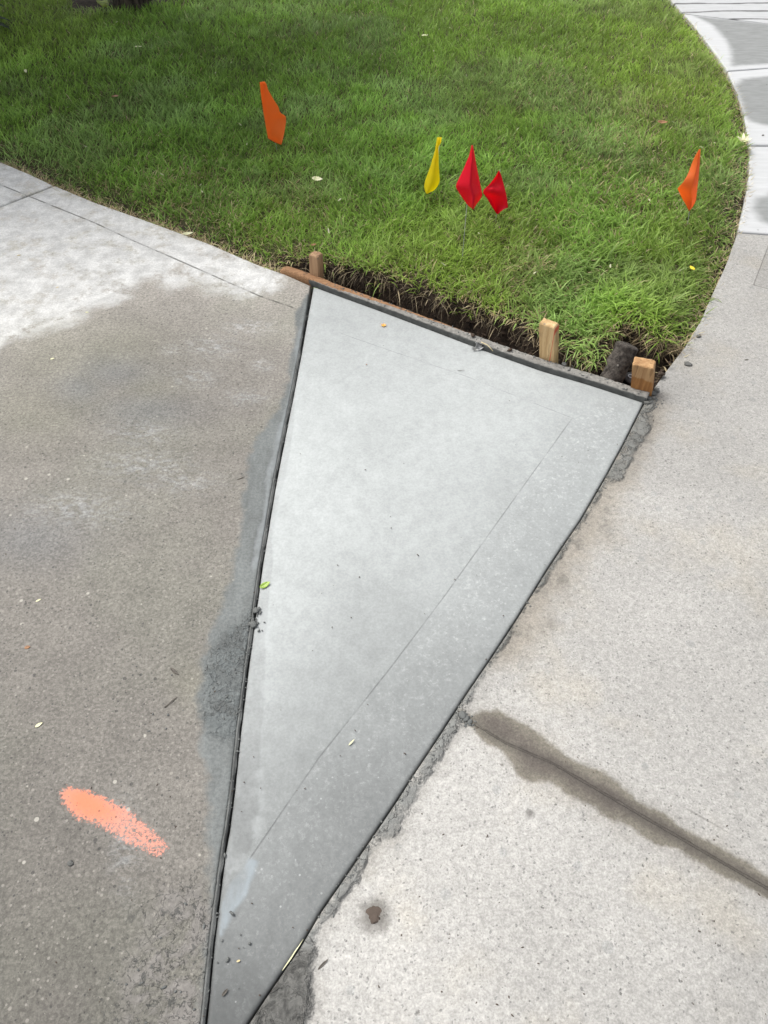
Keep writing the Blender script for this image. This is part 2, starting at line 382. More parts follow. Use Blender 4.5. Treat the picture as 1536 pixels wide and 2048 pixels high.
# brushed mortar film beside the joint
sm = mask_sd(m, 'smear', .009, .045, 24, 7)
sv = m.mr(m.noise(24, 6, .7, vec=m.stretch(1, .35, 1, -.25)), .25, .75, .155, .27)
sv = m.mul(sv, m.mr(m.noise(190, 3, .7), .3, .7, .80, 1.18))
smc = m.grey(sv, (.93, 1.01, 1.0))
c2 = m.mix(m.mul(sm, .93), c1, smc)
pl = m.mul(mask_sd(m, 'pale', .004, .02, 22, 4), m.mr(m.noise(30, 5, .6, vec=m.stretch(1, .3, 1, -.2)), .38, .55))
c2 = m.mix(m.mul(pl, .85), c2, m.grey(m.mr(m.noise(60, 4, .6), .2, .8, .27, .38), (.93, 1.0, 1.02)))
cr = mask_sd(m, 'crust', .02, .05, 25, 4)
crv = m.noise(85, 7, .75, dist=1.2)
c2 = m.mix(m.mul(m.mul(cr, sm), m.mr(crv, .42, .58, .6, 0)), c2, m.grey(m.mr(m.noise(150, 4, .6), .2, .8, .10, .19), (.92, 1.0, 1.0)))
br = m.mul(mask_sd(m, 'brown', .02, .08, 18, 5), m.mr(m.noise(26, 6, .7, dist=.6), .42, .56))
c2 = m.mix(m.mul(br, .75), c2, m.grey(m.mr(m.noise(120, 4, .6), .2, .8, .22, .36), (1.05, .98, .92)))
c2 = m.mix(m.mul(m.mul(m.mr(m.attr('brown'), -.06, 0), m.mr(m.noise(48, 6, .7, dist=1.5), .57, .61)), .7), c2, (.075, .078, .075, 1))
def flakes(m, sc_, w=.010, d=.5):      # curving flake edges of drying mortar
    nz = m.noise(sc_, 4, .55, dist=d); f = m.math('SUBTRACT', nz, .5)
    return m.mr(m.ab(f), w * .3, w, 1, 0), m.mr(f, -.012, .006)
fl, fs = flakes(m, 26); flm = m.mul(m.mul(cr, sm), m.mr(m.noise(40, 3, .6), .42, .52))
fl2, fs2 = flakes(m, 55, .02); flm2 = m.mul(m.math('MAXIMUM', m.mul(cr, sm), m.mul(m.mr(m.attr('brown'), -.04, .01), .8)), m.mr(m.noise(60, 3, .6), .42, .52))
c2 = m.mix(m.mul(m.mul(fl, flm), .75), c2, (.05, .053, .053, 1)); c2 = m.mix(m.mul(m.mul(fl2, flm2), .7), c2, (.05, .052, .05, 1))
c2 = m.mix(m.mul(m.mul(fs, cr), m.mul(sm, .35)), c2, (.27, .30, .30, 1))
# tooled line and sprayed mark
ln = m.mul(m.mr(m.add(m.ab(m.attr('line')), m.mul(m.math('SUBTRACT', m.noise(60, 4, .7), .5), .004)), .0016, .0036, 1, 0), m.attr('lineM'))
ln = m.mul(ln, m.mr(m.noise(22, 4, .6), .38, .52, .25, 1))
c2 = m.mix(m.mul(ln, .72), c2, (.085, .08, .07, 1))
grain = m.noise(380, 3, .75)
dens = m.mr(m.add(m.attr('paint'), m.mul(m.math('SUBTRACT', m.noise(60, 4, .6), .5), .009)), -.011, .009)
core = m.mr(m.add(m.attr('paintd'), m.mul(m.math('SUBTRACT', m.noise(60, 4, .6), .5), .02)), -.022, .012)
cov = m.mul(dens, m.add(.60, m.mul(core, .25)))
grain = m.add(m.mul(m.noise(210, 4, .85), .8), m.mul(m.noise(60, 3, .7), .2))
pm = m.mr(m.math('SUBTRACT', m.add(m.mul(cov, .34), .32), grain), -.05, .05)
pc = m.mix(core, (1.0, .41, .30, 1), (1.0, .32, .17, 1))
c2 = m.mix(m.mul(pm, m.mul(m.mr(dens, 0, .5), .93)), c2, pc)
c2 = m.mix(m.mul(m.specks(230, .09, .1, .45), m.mul(dens, .75)), c2, (.13, .10, .09, 1))
hgt = m.add(m.mul(m.noise(300, 3, .7), .4), m.mul(m.mul(cr, sm), m.mul(crv, 6.0)))
hgt = m.add(hgt, m.mul(m.mul(fs, flm), 3.0)); hgt = m.add(hgt, m.mul(m.mul(fs2, flm2), 2.0)); hgt = m.add(hgt, m.mul(br, 1.2)); hgt = m.add(hgt, m.mul(ln, -1.0)); hgt = m.add(hgt, m.mul(sm, 1.0))
MAT_LEFT = m.out(c2, m.mr(sm, 0, 1, .8, .62), m.bump(hgt, .6, .0016), k=.66)

# --- fresh slab material
m = M('fresh_smooth_concrete')
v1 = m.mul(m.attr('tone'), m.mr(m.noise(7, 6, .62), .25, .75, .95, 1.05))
v1 = m.mul(v1, m.mr(m.noise(38, 6, .72, vec=m.stretch(1, .75, 1)), .25, .75, .92, 1.08))
v1 = m.mul(v1, m.mr(m.noise(130, 4, .75), .3, .7, .965, 1.035))
v1 = m.mul(v1, m.mr(m.noise(260, 3, .6), .3, .7, .95, 1.05))
dk = mask_sd(m, 'dark', .06, .05, 12, 4)
c1 = m.grey(v1, (.95, .995, .985))
mot = m.mul(dk, m.mr(m.noise(110, 5, .8), .52, .68))
c1 = m.mix(m.mul(mot, .8), c1, m.grey(v1, (1.45, 1.5, 1.48)))
c1 = m.mix(m.mul(m.specks(130, .08, .06, .24), m.mul(dk, .55)), c1, (.62, .63, .62, 1))
curl = m.mr(m.ab(m.math('SUBTRACT', m.noise(42, 5, .65, dist=.9), .5)), .0, .03, 1, 0)
c1 = m.mix(m.mul(m.mul(curl, m.mr(m.noise(16, 3, .6), .42, .6)), m.mr(m.attr('tone'), .44, .32, 0, .28)), c1, m.grey(v1, (1.5, 1.55, 1.53)))
st = mask_sd(m, 'strip', .0022, .010, 15, 4)
c1 = m.mix(m.mul(st, .40), c1, m.grey(m.mul(v1, .66), (.97, 1.0, .99)))
rim = m.mul(m.mr(m.ab(m.add(m.attr('strip'), -.0005)), 0, .018, 1, 0), m.mr(m.noise(18, 5, .6), .45, .62))
c1 = m.mix(m.mul(rim, .35), c1, (.62, .65, .65, 1))
wpe = m.mul(mask_sd(m, 'wipe', .004, .014, 30, 4), m.mr(m.noise(30, 5, .6, vec=m.stretch(1, .3, 1, -.5)), .3, .6, .35, 1))
c1 = m.mix(m.mul(wpe, .7), c1, (.40, .46, .50, 1))
sA = m.mul(m.mul(m.mr(m.add(m.ab(m.attr('scA')), m.mul(m.noise(70, 3, .7), .0008)), .0008, .0018, 1, 0), m.attr('mA')), m.mr(m.noise(14, 3, .6), .40, .55, .05, .65))
sB = m.mul(m.mul(m.mr(m.add(m.ab(m.attr('scB')), m.mul(m.noise(70, 3, .7), .0006)), .0008, .0020, 1, 0), m.attr('mB')), m.mr(m.noise(10, 3, .6), .35, .55, .25, .85))
c1 = m.mix(m.mul(m.math('MAXIMUM', sA, sB), .62), c1, m.grey(v1, (.35, .36, .36)))
c1 = m.mix(m.mul(m.specks(26, .10, .02, .055), .75), c1, (.09, .085, .08, 1))
c1 = m.mix(m.mr(m.attr('edge'), .0, .008, .38, 0), c1, m.grey(v1, (.5, .52, .52)))
h = m.add(m.mul(m.noise(160, 4, .6), .25), m.mul(m.math('MAXIMUM', sA, sB), -1.0)); h = m.add(h, m.mul(wpe, .8))
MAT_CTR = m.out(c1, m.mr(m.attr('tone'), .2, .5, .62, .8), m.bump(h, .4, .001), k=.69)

# --- exposed pale sidewalk material
def pale(name, full=True):
    m = M(name)
    v1 = m.mul(m.attr('tone'), m.mr(m.noise(6, 6, .65), .25, .75, .92, 1.08))
    v1 = m.mul(v1, m.mr(m.noise(95, 5, .8), .3, .7, .85, 1.14))
    v1 = m.mul(v1, m.mr(m.noise(330, 2, .7), .3, .7, .84, 1.14))
    _, ca, cb = m.vor(240); v1 = m.mul(v1, m.add(.90, m.mul(ca, .18)))
    c1 = m.grey(v1, (1.02, .995, .94))
    wn = m.n('ShaderNodeTexNoise'); m.put(wn.inputs['Vector'], m.pos); wn.inputs['Scale'].default_value = 260
    va = m.n('ShaderNodeVectorMath', operation='SCALE'); m.t.links.new(wn.outputs['Color'], va.inputs[0]); va.inputs['Scale'].default_value = .006
    vb = m.n('ShaderNodeVectorMath', operation='ADD'); m.put(vb.inputs[0], m.pos); m.t.links.new(va.outputs[0], vb.inputs[1]); wv_ = vb.outputs[0]
    c1 = m.mix(m.mul(m.specks(230, .20, .14, .45, vec=wv_), .62), c1, m.grey(v1, (.38, .38, .37)))
    c1 = m.mix(m.mul(m.specks(130, .07, .05, .26, vec=wv_), .7), c1, (.10, .097, .09, 1))
    c1 = m.mix(m.mul(m.specks(44, .05, .03, .12, vec=wv_), .7), c1, (.12, .11, .10, 1))
    c1 = m.mix(m.mul(m.specks(48, .10, .12, .4), .35), c1, m.grey(v1, (.66, .69, .68)))
    warm = m.mr(m.noise(5, 4, .6), .5, .68, 0, .5)
    c1 = m.mix(warm, c1, m.mix(1.0, c1, (1.04, .99, .89, 1), 'MULTIPLY'))
    h = m.mul(m.noise(260, 3, .7), .5)
    if full:
        tn = m.mul(m.mul(m.mr(m.add(m.attr('jd'), m.mul(m.math('SUBTRACT', m.noise(9, 5, .65), .5), .14)), .02, .085, 1, 0), m.attr('tanM')), 1.0)
        c1 = m.mix(m.mul(tn, .85), c1, m.grey(v1, (.86, .78, .66)))
        c1 = m.mix(m.mul(tn, m.mr(m.noise(17, 6, .7), .52, .64, 0, .75)), c1, m.grey(v1, (.50, .47, .42)))
        c1 = m.mix(m.mr(m.attr('frame'), -.001, .001, 0, .25), c1, m.grey(v1, (.6, .58, .53)))
        c1 = m.mix(m.mr(m.ab(m.attr('frame')), .0006, .0022, .6, 0), c1, m.grey(v1, (.3, .28, .26)))
        st = m.mr(m.add(m.attr('stain'), m.add(.001, m.mul(m.math('SUBTRACT', m.noise(20, 7, .72), .5), .034))), -.005, .005)
        halo = m.mr(m.add(m.attr('stain'), m.mul(m.math('SUBTRACT', m.noise(14, 4, .6), .5), .04)), -.03, .006)
        c1 = m.mix(m.mul(halo, .28), c1, m.grey(v1, (.62, .57, .50)))
        sc2 = m.mix(m.mr(m.add(m.attr('stain'), m.mul(m.math('SUBTRACT', m.noise(22, 5, .65), .5), .05)), -.005, .028), m.grey(v1, (.44, .40, .32)), m.grey(v1, (.23, .195, .165)))
        c1 = m.mix(m.mul(st, .92), c1, sc2)
        deep = m.mul(st, m.mr(m.ab(m.attr('joint')), .003, .016, .28, 0))
        c1 = m.mix(deep, c1, (.075, .067, .06, 1))
        jn = m.mul(m.mr(m.add(m.ab(m.attr('joint')), m.mul(m.math('SUBTRACT', m.noise(50, 4, .7), .5), .003)), .0008, .0026, 1, 0), m.attr('jM'))
        c1 = m.mix(m.mul(jn, m.mr(m.noise(20, 3, .6), .4, .6, .0, .45)), c1, (.08, .07, .06, 1))
        l2 = m.mul(m.mr(m.ab(m.attr('line2')), .0006, .0022, 1, 0), m.mul(m.attr('l2M'), m.mr(m.noise(16, 3, .6), .42, .6)))
        c1 = m.mix(m.mul(l2, .45), c1, m.grey(v1, (.45, .43, .40)))
        mo = mask_sd(m, 'mort', .0045, .022, 30, 6)
        mh = m.mr(m.add(m.attr('mort'), m.mul(m.math('SUBTRACT', m.noise(18, 5, .65), .5), .055)), -.028, .004)
        c1 = m.mix(m.mul(mh, .33), c1, m.grey(v1, (.45, .42, .36)))
        mv = m.mr(m.noise(42, 6, .7, dist=.7), .25, .75, .17, .34)
        mo = m.mul(mo, m.mr(m.add(m.noise(26, 5, .7), m.mul(m.attr('mort'), 5)), .40, .58, .15, 1))
        fz = m.noise(30, 4, .55, dist=.5); f0 = m.math('SUBTRACT', fz, .5)
        fl, fs = m.mr(m.ab(f0), .004, .014, 1, 0), m.mr(f0, -.012, .006)
        c1 = m.mix(m.mul(mo, .68), c1, m.grey(mv, (.95, 1.0, .97)))
        c1 = m.mix(m.mul(mo, m.mul(fl, .55)), c1, (.06, .064, .062, 1))
        h = m.add(h, m.mul(m.mul(fs, mo), 3.0))
        gr = mask_sd(m, 'grout', .006, .02, 30, 5)
        gv = m.noise(60, 7, .72, dist=.8)
        c1 = m.mix(m.mul(gr, .9), c1, m.grey(m.mr(gv, .35, .65, .085, .27), (1.02, 1.0, .93)))
        sp = m.mr(m.add(m.attr('spot'), m.mul(m.math('SUBTRACT', m.noise(60, 4, .6), .5), .022)), .008, .034, 1, 0)
        c1 = m.mix(m.mul(sp, .72), c1, (.12, .108, .09, 1))
        sp = m.mr(m.add(m.attr('spot2'), m.mul(m.math('SUBTRACT', m.noise(80, 4, .6), .5), .01)), .002, .010, 1, 0)
        c1 = m.mix(m.mul(sp, .72), c1, (.13, .12, .11, 1))
        h = m.add(h, m.mul(jn, -2.0)); h = m.add(h, m.mul(mo, m.add(1.2, m.mul(m.noise(70, 6, .7, dist=1.2), 3.0)))); h = m.add(h, m.mul(gr, m.mul(gv, 5)))
    return m.out(c1, .85, m.bump(h, .8, .0018), k=.625)
MAT_PALE = pale('pale_weathered_concrete')

m = M('chalky_path_concrete')
g = mask_sd(m, 'grey', .022, .03, 22, 6)
strk = m.noise(60, 5, .7, vec=m.stretch(.12, 1.6, 1, .1))
c1 = m.mix(g, m.grey(m.mr(strk, .3, .7, .78, .88), (.985, 1, 1.01)), m.grey(m.mr(m.noise(50, 5, .6, vec=m.stretch(.3, 1.2, 1, .1)), .3, .7, .36, .46), (.97, 1, .985)))
c1 = m.mix(m.mul(m.specks(30, .10, .03, .10), .8), c1, (.15, .14, .13, 1))
MAT_CHALK = m.out(c1, .85, m.bump(strk, .3, .001), k=.55)
m = M('combed_chalky_concrete')
wv = m.n('ShaderNodeTexWave', wave_type='BANDS', bands_direction='Y', wave_profile='SIN')
m.put(wv.inputs['Vector'], m.stretch(1, 1, 1, -.05)); wv.inputs['Scale'].default_value = 2.6
wv.inputs['Distortion'].default_value = 1.6; wv.inputs['Detail'].default_value = 2; wv.inputs['Detail Scale'].default_value = 1.2
rid = m.mr(m.add(wv.outputs['Fac'], m.mul(m.math('SUBTRACT', m.noise(9, 4, .6), .5), .22)), -.02, .12)
c1 = m.mix(rid, (.20, .20, .20, 1), m.grey(m.mr(m.noise(60, 5, .7, vec=m.stretch(.15, 1.6, 1, .1)), .3, .7, .66, .82), (.985, 1, 1.01)))
c1 = m.mix(m.mul(m.specks(30, .14, .03, .12), .8), c1, (.15, .14, .13, 1))
MAT_COMB = m.out(c1, .85, m.bump(rid, .6, .004), k=.55)

# --- lay the slabs
GAP = .004; STRIP_W = .0065
def offset(poly, d):         # shift polyline sideways (left of travel positive)
    poly = np.asarray(poly); t = np.gradient(poly, axis=0); t /= np.linalg.norm(t, axis=1)[:, None]
    return poly + np.column_stack([-t[:, 1], t[:, 0]]) * d
# travel is downwards in the photo, so +d is to the east (right) of it
jl_slab = offset(jl, -(STRIP_W + .0004)); jl_slab[0] = jl[0] + (jl_slab[0] - jl[0])
jA, jB = np.array(P(110, 372)[:2]), np.array(P(0, 415)[:2])
farL = lerp_ext(jA, jB, 1.9)
topL = np.vstack([[jA], lawnL[6:-1], [b0], [b0 + bdir * .02], [jl_slab[0]]])
slabL = slab('driveway', [jA + (jB - jA) * t + 0 for t in (0, 1)] + [farL], jl_slab, topL, [farL, (-1.9, -.25), jl_slab[-1]], MAT_LEFT, attrf=a_left, step=.0085, rnd=.003)
tag(slabL, 'damp grey brown old concrete driveway slab with an orange spray mark', 'driveway', kind='structure')
gv = (jA - jB) / np.linalg.norm(jA - jB); gn = np.array([-gv[1], gv[0]]);
gn = gn if gn[1] > 0 else -gn
jA2, farL2 = jA + gn * .012, farL + gn * .012
tl = lawnL[:6][::-1].copy(); tl[0] = jA2
slabL2 = slab('driveway', [lawnL[0], lawnL[0] + (farL2 - lawnL[0]) * .5, farL2], [tl[0], tl[0] - gv * .01], lawnL[:5].tolist() + [tl[0]], [farL2, tl[0] - gv * .01], MAT_LEFT, attrf=a_left, step=.02)
tag(slabL2, 'old driveway slab past the joint at the left edge of the lawn', 'driveway', kind='structure')
cl, cr_ = jl + 0, offset(jr, -.0004)
cl[0] = jl[0] + np.array([.002, 0])
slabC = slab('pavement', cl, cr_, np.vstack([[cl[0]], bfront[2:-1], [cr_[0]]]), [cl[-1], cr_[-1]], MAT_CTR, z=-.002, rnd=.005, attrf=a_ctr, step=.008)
tag(slabC, 'fresh smooth blue grey concrete wedge between two old slabs', 'pavement', kind='structure')
jrr = offset(jr, .0016)
c466 = np.array(P(1475, 466)[:2]); i466 = 6
leftR = np.vstack([[c466], lawnR[:6][::-1], jrr[0:1] + np.array([[.004, .004]]), jrr[1:]])
eR = lerp_ext(c466, P(1536, 470)[:2], 1.0)
slabR = slab('path', leftR, [eR, (1.9, 1.0), (1.9, -.3)], [c466, eR], [leftR[-1], (1.9, -.3)], MAT_PALE, z=0, rnd=.0035, attrf=a_right, step=.0085)
tag(slabR, 'pale speckled old concrete slab with a brown damp stain along its joint', 'path', kind='structure')

def a_grey(polys):
    def f(xy):
        d = np.full(len(xy), -1.0)
        for p in polys: d = np.maximum(d, sdf(xy, W2(p)))
        return {'grey': d}
    return f
def pslab(i0, i1, pa, pb, mat, polys, g0=.006, zz=0.0):
    a = lawnR[i0]; b = lawnR[i1]
    ea, eb = lerp_ext(a, P(*pa)[:2], 1.0), lerp_ext(b, P(*pb)[:2], 1.0)
    a2, ea2 = a + (b - a) / np.linalg.norm(b - a) * g0, ea + (eb - ea) / np.linalg.norm(eb - ea) * g0
    left = np.vstack([[b], lawnR[i0 + 1:i1][::-1], [a2]])
    return tag(slab('path', left, [eb, ea2], [b, eb], [a2, ea2], mat, z=zz, rnd=.006, attrf=a_grey(polys), step=.015), 'x', 'path', kind='structure')
s1 = pslab(6, 9, (1536, 470), (1536, 290), MAT_CHALK, [[(1600, 345), (1560, 370), (1536, 388), (1512, 393), (1508, 415), (1522, 440), (1560, 452), (1700, 452), (1700, 330)]], .018, -.004)
s1['label'] = 'white chalky path slab beside the right orange flag'
s2 = pslab(9, 12, (1536, 290), (1536, 137), MAT_CHALK, [[(1484, 158), (1470, 172), (1478, 192), (1487, 228), (1503, 244), (1536, 251), (1700, 254), (1700, 155), (1536, 152)]], .005, 0)
s2['label'] = 'grey path slab with a white rim, third up the right side'
s3 = pslab(12, 15, (1536, 137), (1536, 48), MAT_CHALK, [[(1390, 32), (1425, 50), (1452, 80), (1462, 100), (1464, 132), (1536, 128), (1800, 128), (1800, 60), (1536, 48)]], .012, 0)
s3['label'] = 'grey path slab with a wide white border near the top right'
s4 = pslab(15, 19, (1536, 48), (1500, -205), MAT_COMB, [[(2000, 2000), (2001, 2000), (2000, 2001)]], .012, 0)
s4['label'] = 'white combed concrete with dark parallel grooves at the top right corner'

# expansion joint strip
m = M('joint_filler'); nz = m.noise(90, 5, .7, vec=m.stretch(1, .3, 1))
MAT_FILL = m.out(m.grey(m.mr(nz, .3, .7, .07, .15), (.97, 1, .97)), .9, m.bump(m.noise(160, 5, .7), .8, .002))
a_ = offset(jl, -STRIP_W - .0005)[1:]; b_ = offset(jl, -.0020)[1:]
nS = 260; tt = np.linspace(0, 1, nS); A_, B_ = ceval(a_, tt), ceval(b_, tt)
wob = (vnoise(A_[:, 1], A_[:, 0], .02, 3) - .5) * .003
wd = sstep(0, .12, tt)
Bm = A_ + (B_ - A_) * (.35 + .65 * wd)[:, None]
zt = -.0008 + (vnoise(A_[:, 1], A_[:, 0], .015, 9) - .5) * .003
V = []
for i in range(nS):
    dx = (Bm[i] - A_[i]); 
    V += [(A_[i][0], A_[i][1], -.09), (A_[i][0], A_[i][1], zt[i]), (*(A_[i] + dx * .5), zt[i] + .0012), (Bm[i][0] + wob[i], Bm[i][1], zt[i] - .001), (Bm[i][0] + wob[i], Bm[i][1], -.09)]
F = []
for i in range(nS - 1):
    for k in range(4): F.append((i * 5 + k, (i + 1) * 5 + k, (i + 1) * 5 + k + 1, i * 5 + k + 1))
tag(mesh_np('expansion_joint', V, F, MAT_FILL, smooth=False), 'thin dark expansion joint strip along the left edge of the fresh slab', 'joint strip')

# ------------------------------------------------------------------ ground and lawn surface
SOD = [(500, 520), (545, 528), (575, 527), (610, 530), (650, 541), (700, 547), (760, 560), (830, 583), (900, 608), (949, 622), (991, 642), (1040, 662), (1076, 686), (1118, 694),
       (1160, 730), (1196, 736), (1215, 690), (1245, 655), (1285, 668), (1305, 690), (1345, 695), (1372, 690)]
sod = W2(SOD)
lawn_poly = np.vstack([lawnL, [b0], [b1], lawnR, [(2.2, 9.0)], [(2.0, 40)], [(-45, 40)], [(-45, 9)]])
trench_poly = np.vstack([sod[2:], lawnR[:2][::-1], [b1 + bdir * .01], bfront[1:-1][::-1] + bnrm * .01, [b0 - bdir * .005]])
bed_c = np.array(P(262, 0)[:2])
BED = [(150, 44), (140, 10), (200, -40), (300, -60), (430, -40), (420, 8), (360, 22), (300, 34), (230, 42)]
bed_poly = W2(BED)

def axis(lo, a, b, hi, step):
    mid = np.arange(a, b + step / 2, step)
    l = a - np.cumsum(step * 1.18 ** np.arange(1, 60)); l = l[l > lo]
    r = b + np.cumsum(step * 1.18 ** np.arange(1, 60)); r = r[r < hi]
    return np.concatenate([[lo], l[::-1], mid, r, [hi]])
gx, gy = axis(-120, -1.9, 1.6, 120, .012), axis(-60, .9, 3.2, 160, .012)
X, Y = np.meshgrid(gx, gy); xy = np.column_stack([X.ravel(), Y.ravel()])
sl = sdf(xy, lawn_poly); st_ = sdf(xy, trench_poly)
def lawn_z(x, y, s_l):
    return -.012 + .030 * sstep(0, .10, s_l) + .02 * sstep(.1, 1.0, s_l) + .014 * (fbm(x, y, .35, 21) - .5) + .008 * (fbm(x, y, .05, 22) - .5)
def full_z(x, y, s_l, s_t):
    z = lawn_z(x, y, s_l)
    tz = -.075 + .03 * (fbm(x, y, .06, 31) - .5) + .022 * (fbm(x, y, .018, 33, 2) - .5)
    tm = sstep(-.006, .022, s_t + .02 * (fbm(x, y, .04, 34) - .5))
    z = z * (1 - tm) + tz * tm
    lm = sstep(-.012, .002, s_l)
    return z * lm + (-.13) * (1 - lm)
Z = full_z(xy[:, 0], xy[:, 1], sl, st_)
idx = np.arange(len(xy)).reshape(X.shape)
q = np.stack([idx[:-1, :-1], idx[:-1, 1:], idx[1:, 1:], idx[1:, :-1]], -1).reshape(-1, 4)
m = M('dark_soil')
sv = m.noise(70, 7, .7, dist=.4)
c1 = m.mix(m.mr(sv, .3, .7), (.010, .0075, .006, 1), (.055, .037, .026, 1))
c1 = m.mix(m.mul(m.specks(90, .05, .05, .25), .7), c1, (.16, .12, .08, 1))
lw = m.mr(m.attr('lawn'), .02, .08)
c1 = m.mix(m.mul(lw, .8), c1, m.mix(m.noise(120, 4, .7), (.04, .05, .015, 1), (.12, .13, .045, 1)))
c1 = m.mix(m.mr(m.attr('far'), 0, 1), c1, m.mix(m.noise(9, 6, .7), (.03, .07, .012, 1), (.07, .13, .03, 1)))
MAT_SOIL = m.out(c1, .95, m.bump(m.noise(150, 7, .75), 1.0, .010), k=1.25)
bedd = sdf(xy, bed_poly)
_, vv = proj(xy)
ground = mesh_np('ground', np.column_stack([xy, Z]), (q.ravel(), np.full(len(q), 4)), MAT_SOIL,
                 attrs={'lawn': np.minimum(np.minimum(sl, -st_), -bedd), 'far': np.maximum(sstep(5.2, 6.0, np.hypot(xy[:, 0], xy[:, 1])), sstep(-2.6, -3.2, xy[:, 0])) * (sl > 0)})
tag(ground, 'dark crumbly soil under the lawn and in the trench', 'ground', kind='structure')

# ------------------------------------------------------------------ grass
def blades(base, h, wd, az, lean, curl, col, tipcol, face=None):
    """base Nx3; h,wd,az,lean,curl N ; returns V, F, colours (7 verts, 3 faces each)"""
    n = len(base); ts = np.array([0, .38, .72, 1.0])
    dirx, diry = np.cos(az), np.sin(az)
    fa = rng.random(n) * math.pi if face is None else face
    wx, wy = np.cos(fa), np.sin(fa)
    V = np.zeros((n, 7, 3)); cols = np.zeros((n, 7, 3)); k = 0
    for j, t in enumerate(ts):
        ang = lean + curl * t                      # angle from vertical
        r = h * t
        hx = r * np.sin(lean + curl * t * .6); hz = r * np.cos(lean + curl * t * .6)
        c = base + np.column_stack([dirx * hx, diry * hx, hz])
        ww = wd * (1.0 if j < 2 else .72) * (.8 if j == 0 else 1)
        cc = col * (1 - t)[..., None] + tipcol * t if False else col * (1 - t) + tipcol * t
        if j < 3:
            V[:, k] = c - np.column_stack([wx * ww, wy * ww, 0 * ww]) * .5
            V[:, k + 1] = c + np.column_stack([wx * ww, wy * ww, 0 * ww]) * .5
            cols[:, k] = cols[:, k + 1] = cc; k += 2
        else:
            V[:, k] = c; cols[:, k] = cc
    o = (np.arange(n) * 7)[:, None]
    F = np.concatenate([o + np.array([0, 1, 3, 2]), o + np.array([2, 3, 5, 4])], 1)
    F3 = o + np.array([4, 5, 6])
    li = np.concatenate([F, F3], 1).ravel(); lt = np.tile([4, 4, 3], n)
    return V.reshape(-1, 3), (li, lt), cols.reshape(-1, 3)

def grass_mat(name, transl=.35, rough=.5):
    m = M(name); c = m.acol('col')
    m.put(m.b.inputs['Base Color'], c); m.b.inputs['Roughness'].default_value = rough
    m.b.inputs['Specular IOR Level'].default_value = .35
    tr = m.n('ShaderNodeBsdfTranslucent'); m.put(tr.inputs[0], c)
    mx = m.n('ShaderNodeMixShader'); mx.inputs[0].default_value = transl
    m.t.links.new(m.b.outputs[0], mx.inputs[1]); m.t.links.new(tr.outputs[0], mx.inputs[2])
    m.t.links.new(mx.outputs[0], m.t.nodes['Material Output'].inputs[0]); return m.m
MAT_GRASS = grass_mat('grass_blade', .5)
MAT_STRAW = grass_mat('straw', .15, .8)

def sample(n, x0, x1, y0, y1):
    return np.column_stack([rng.uniform(x0, x1, n), rng.uniform(y0, y1, n)])
pts = sample(1550000, -4.0, 2.6, 1.15, 6.1)
u, v = proj(pts)
dist = np.hypot(np.hypot(pts[:, 0], pts[:, 1]), CAM_H)
dens = 35000 * np.clip((2.2 / dist) ** 1.4, .36, 1)
keep = rng.random(len(pts)) < dens / 42000 
keep &= (u > -620) & (u < 1750) & (v > -190)
keep &= ((u > -170) & (v > -75)) | (rng.random(len(pts)) < .45)
pts = pts[keep]
sl = sdf(pts, lawn_poly); stt = sdf(pts, trench_poly); bdd = sdf(pts, bed_poly)
rag = .012 * (fbm(pts[:, 0], pts[:, 1], .03, 55) - .5) * 2
ok = (sl > .003 + .6 * rag) & (stt < .002 + rag) & (bdd < 0 + 2 * rag)
# thin patches
thin = fbm(pts[:, 0], pts[:, 1], .09, 77)
ok &= rng.random(len(pts)) < (.62 + .38 * sstep(.30, .48, thin)) * sstep(-.008, .018, sl) ** .5
pts, sl, stt = pts[ok], sl[ok], stt[ok]; n = len(pts); x, y = pts.T
u, v = proj(pts)
ctrl = lambda L: field(pts, L, 60.0)
drym = ctrl([(1040, 575, .9), (1090, 560, .6), (1280, 340, .75), (1240, 400, .65), (1190, 330, .5), (1200, 470, .45), (950, 560, .4), (840, 530, .35), (640, 500, .6), (560, 470, .45), (440, 455, .6), (330, 410, .55), (1160, 250, .35),
             (560, 300, .1), (200, 330, .2), (800, 400, .1), (1000, 300, .15), (1000, 450, .2), (1150, 600, .15), (1300, 560, .1), (1250, 640, .25), (1400, 300, .3), (1430, 480, .45), (1350, 620, .35), (900, 100, .05), (400, 200, 0), (1250, 100, .1),
             (100, 100, 0), (700, 200, .1), (1400, 170, .3), (760, 470, .15), (950, 480, .25), (1430, 400, .5)])
coarse = ctrl([(1000, 480, .6), (1150, 500, .8), (1200, 560, .9), (1250, 500, .7), (1150, 620, .9), (1240, 640, 1), (1330, 560, .6), (1300, 640, .7), (950, 440, .5), (1040, 580, .5), (850, 520, .5), (780, 500, .4), (650, 430, .2),
               (400, 380, .3), (200, 300, .1), (600, 200, 0), (900, 200, 0), (1300, 200, .1), (1100, 330, .2), (1380, 450, .5), (100, 100, 0), (1350, 100, 0)])
edge = sstep(.10, .0, sl) ; tedge = sstep(.07, .0, -stt)
big = fbm(x, y, .22, 101); big2 = fbm(x, y, .55, 131); mid = fbm(x, y, .05, 121)
hgt = (.031 + .015 * coarse) * (.65 + .7 * rng.random(n)) * (.75 + .55 * mid) * (1 - .35 * edge)
hgt = np.where(rng.random(n) < .02 + .05 * coarse, hgt * 1.5, hgt)
wid = (.0022 + .0016 * coarse + .0009 * np.clip(dist[keep][ok] - 2, 0, 3) / 2) * (.6 + .8 * rng.random(n))
flow = (fbm(x, y, .3, 151) - .5) * 7 + (fbm(x, y, .07, 171) - .5) * 9 + .6
az = flow + rng.normal(0, 1.5, n)
lean = np.abs(rng.normal(.25, .22, n)) + .35 * coarse * rng.random(n) + .3 * edge
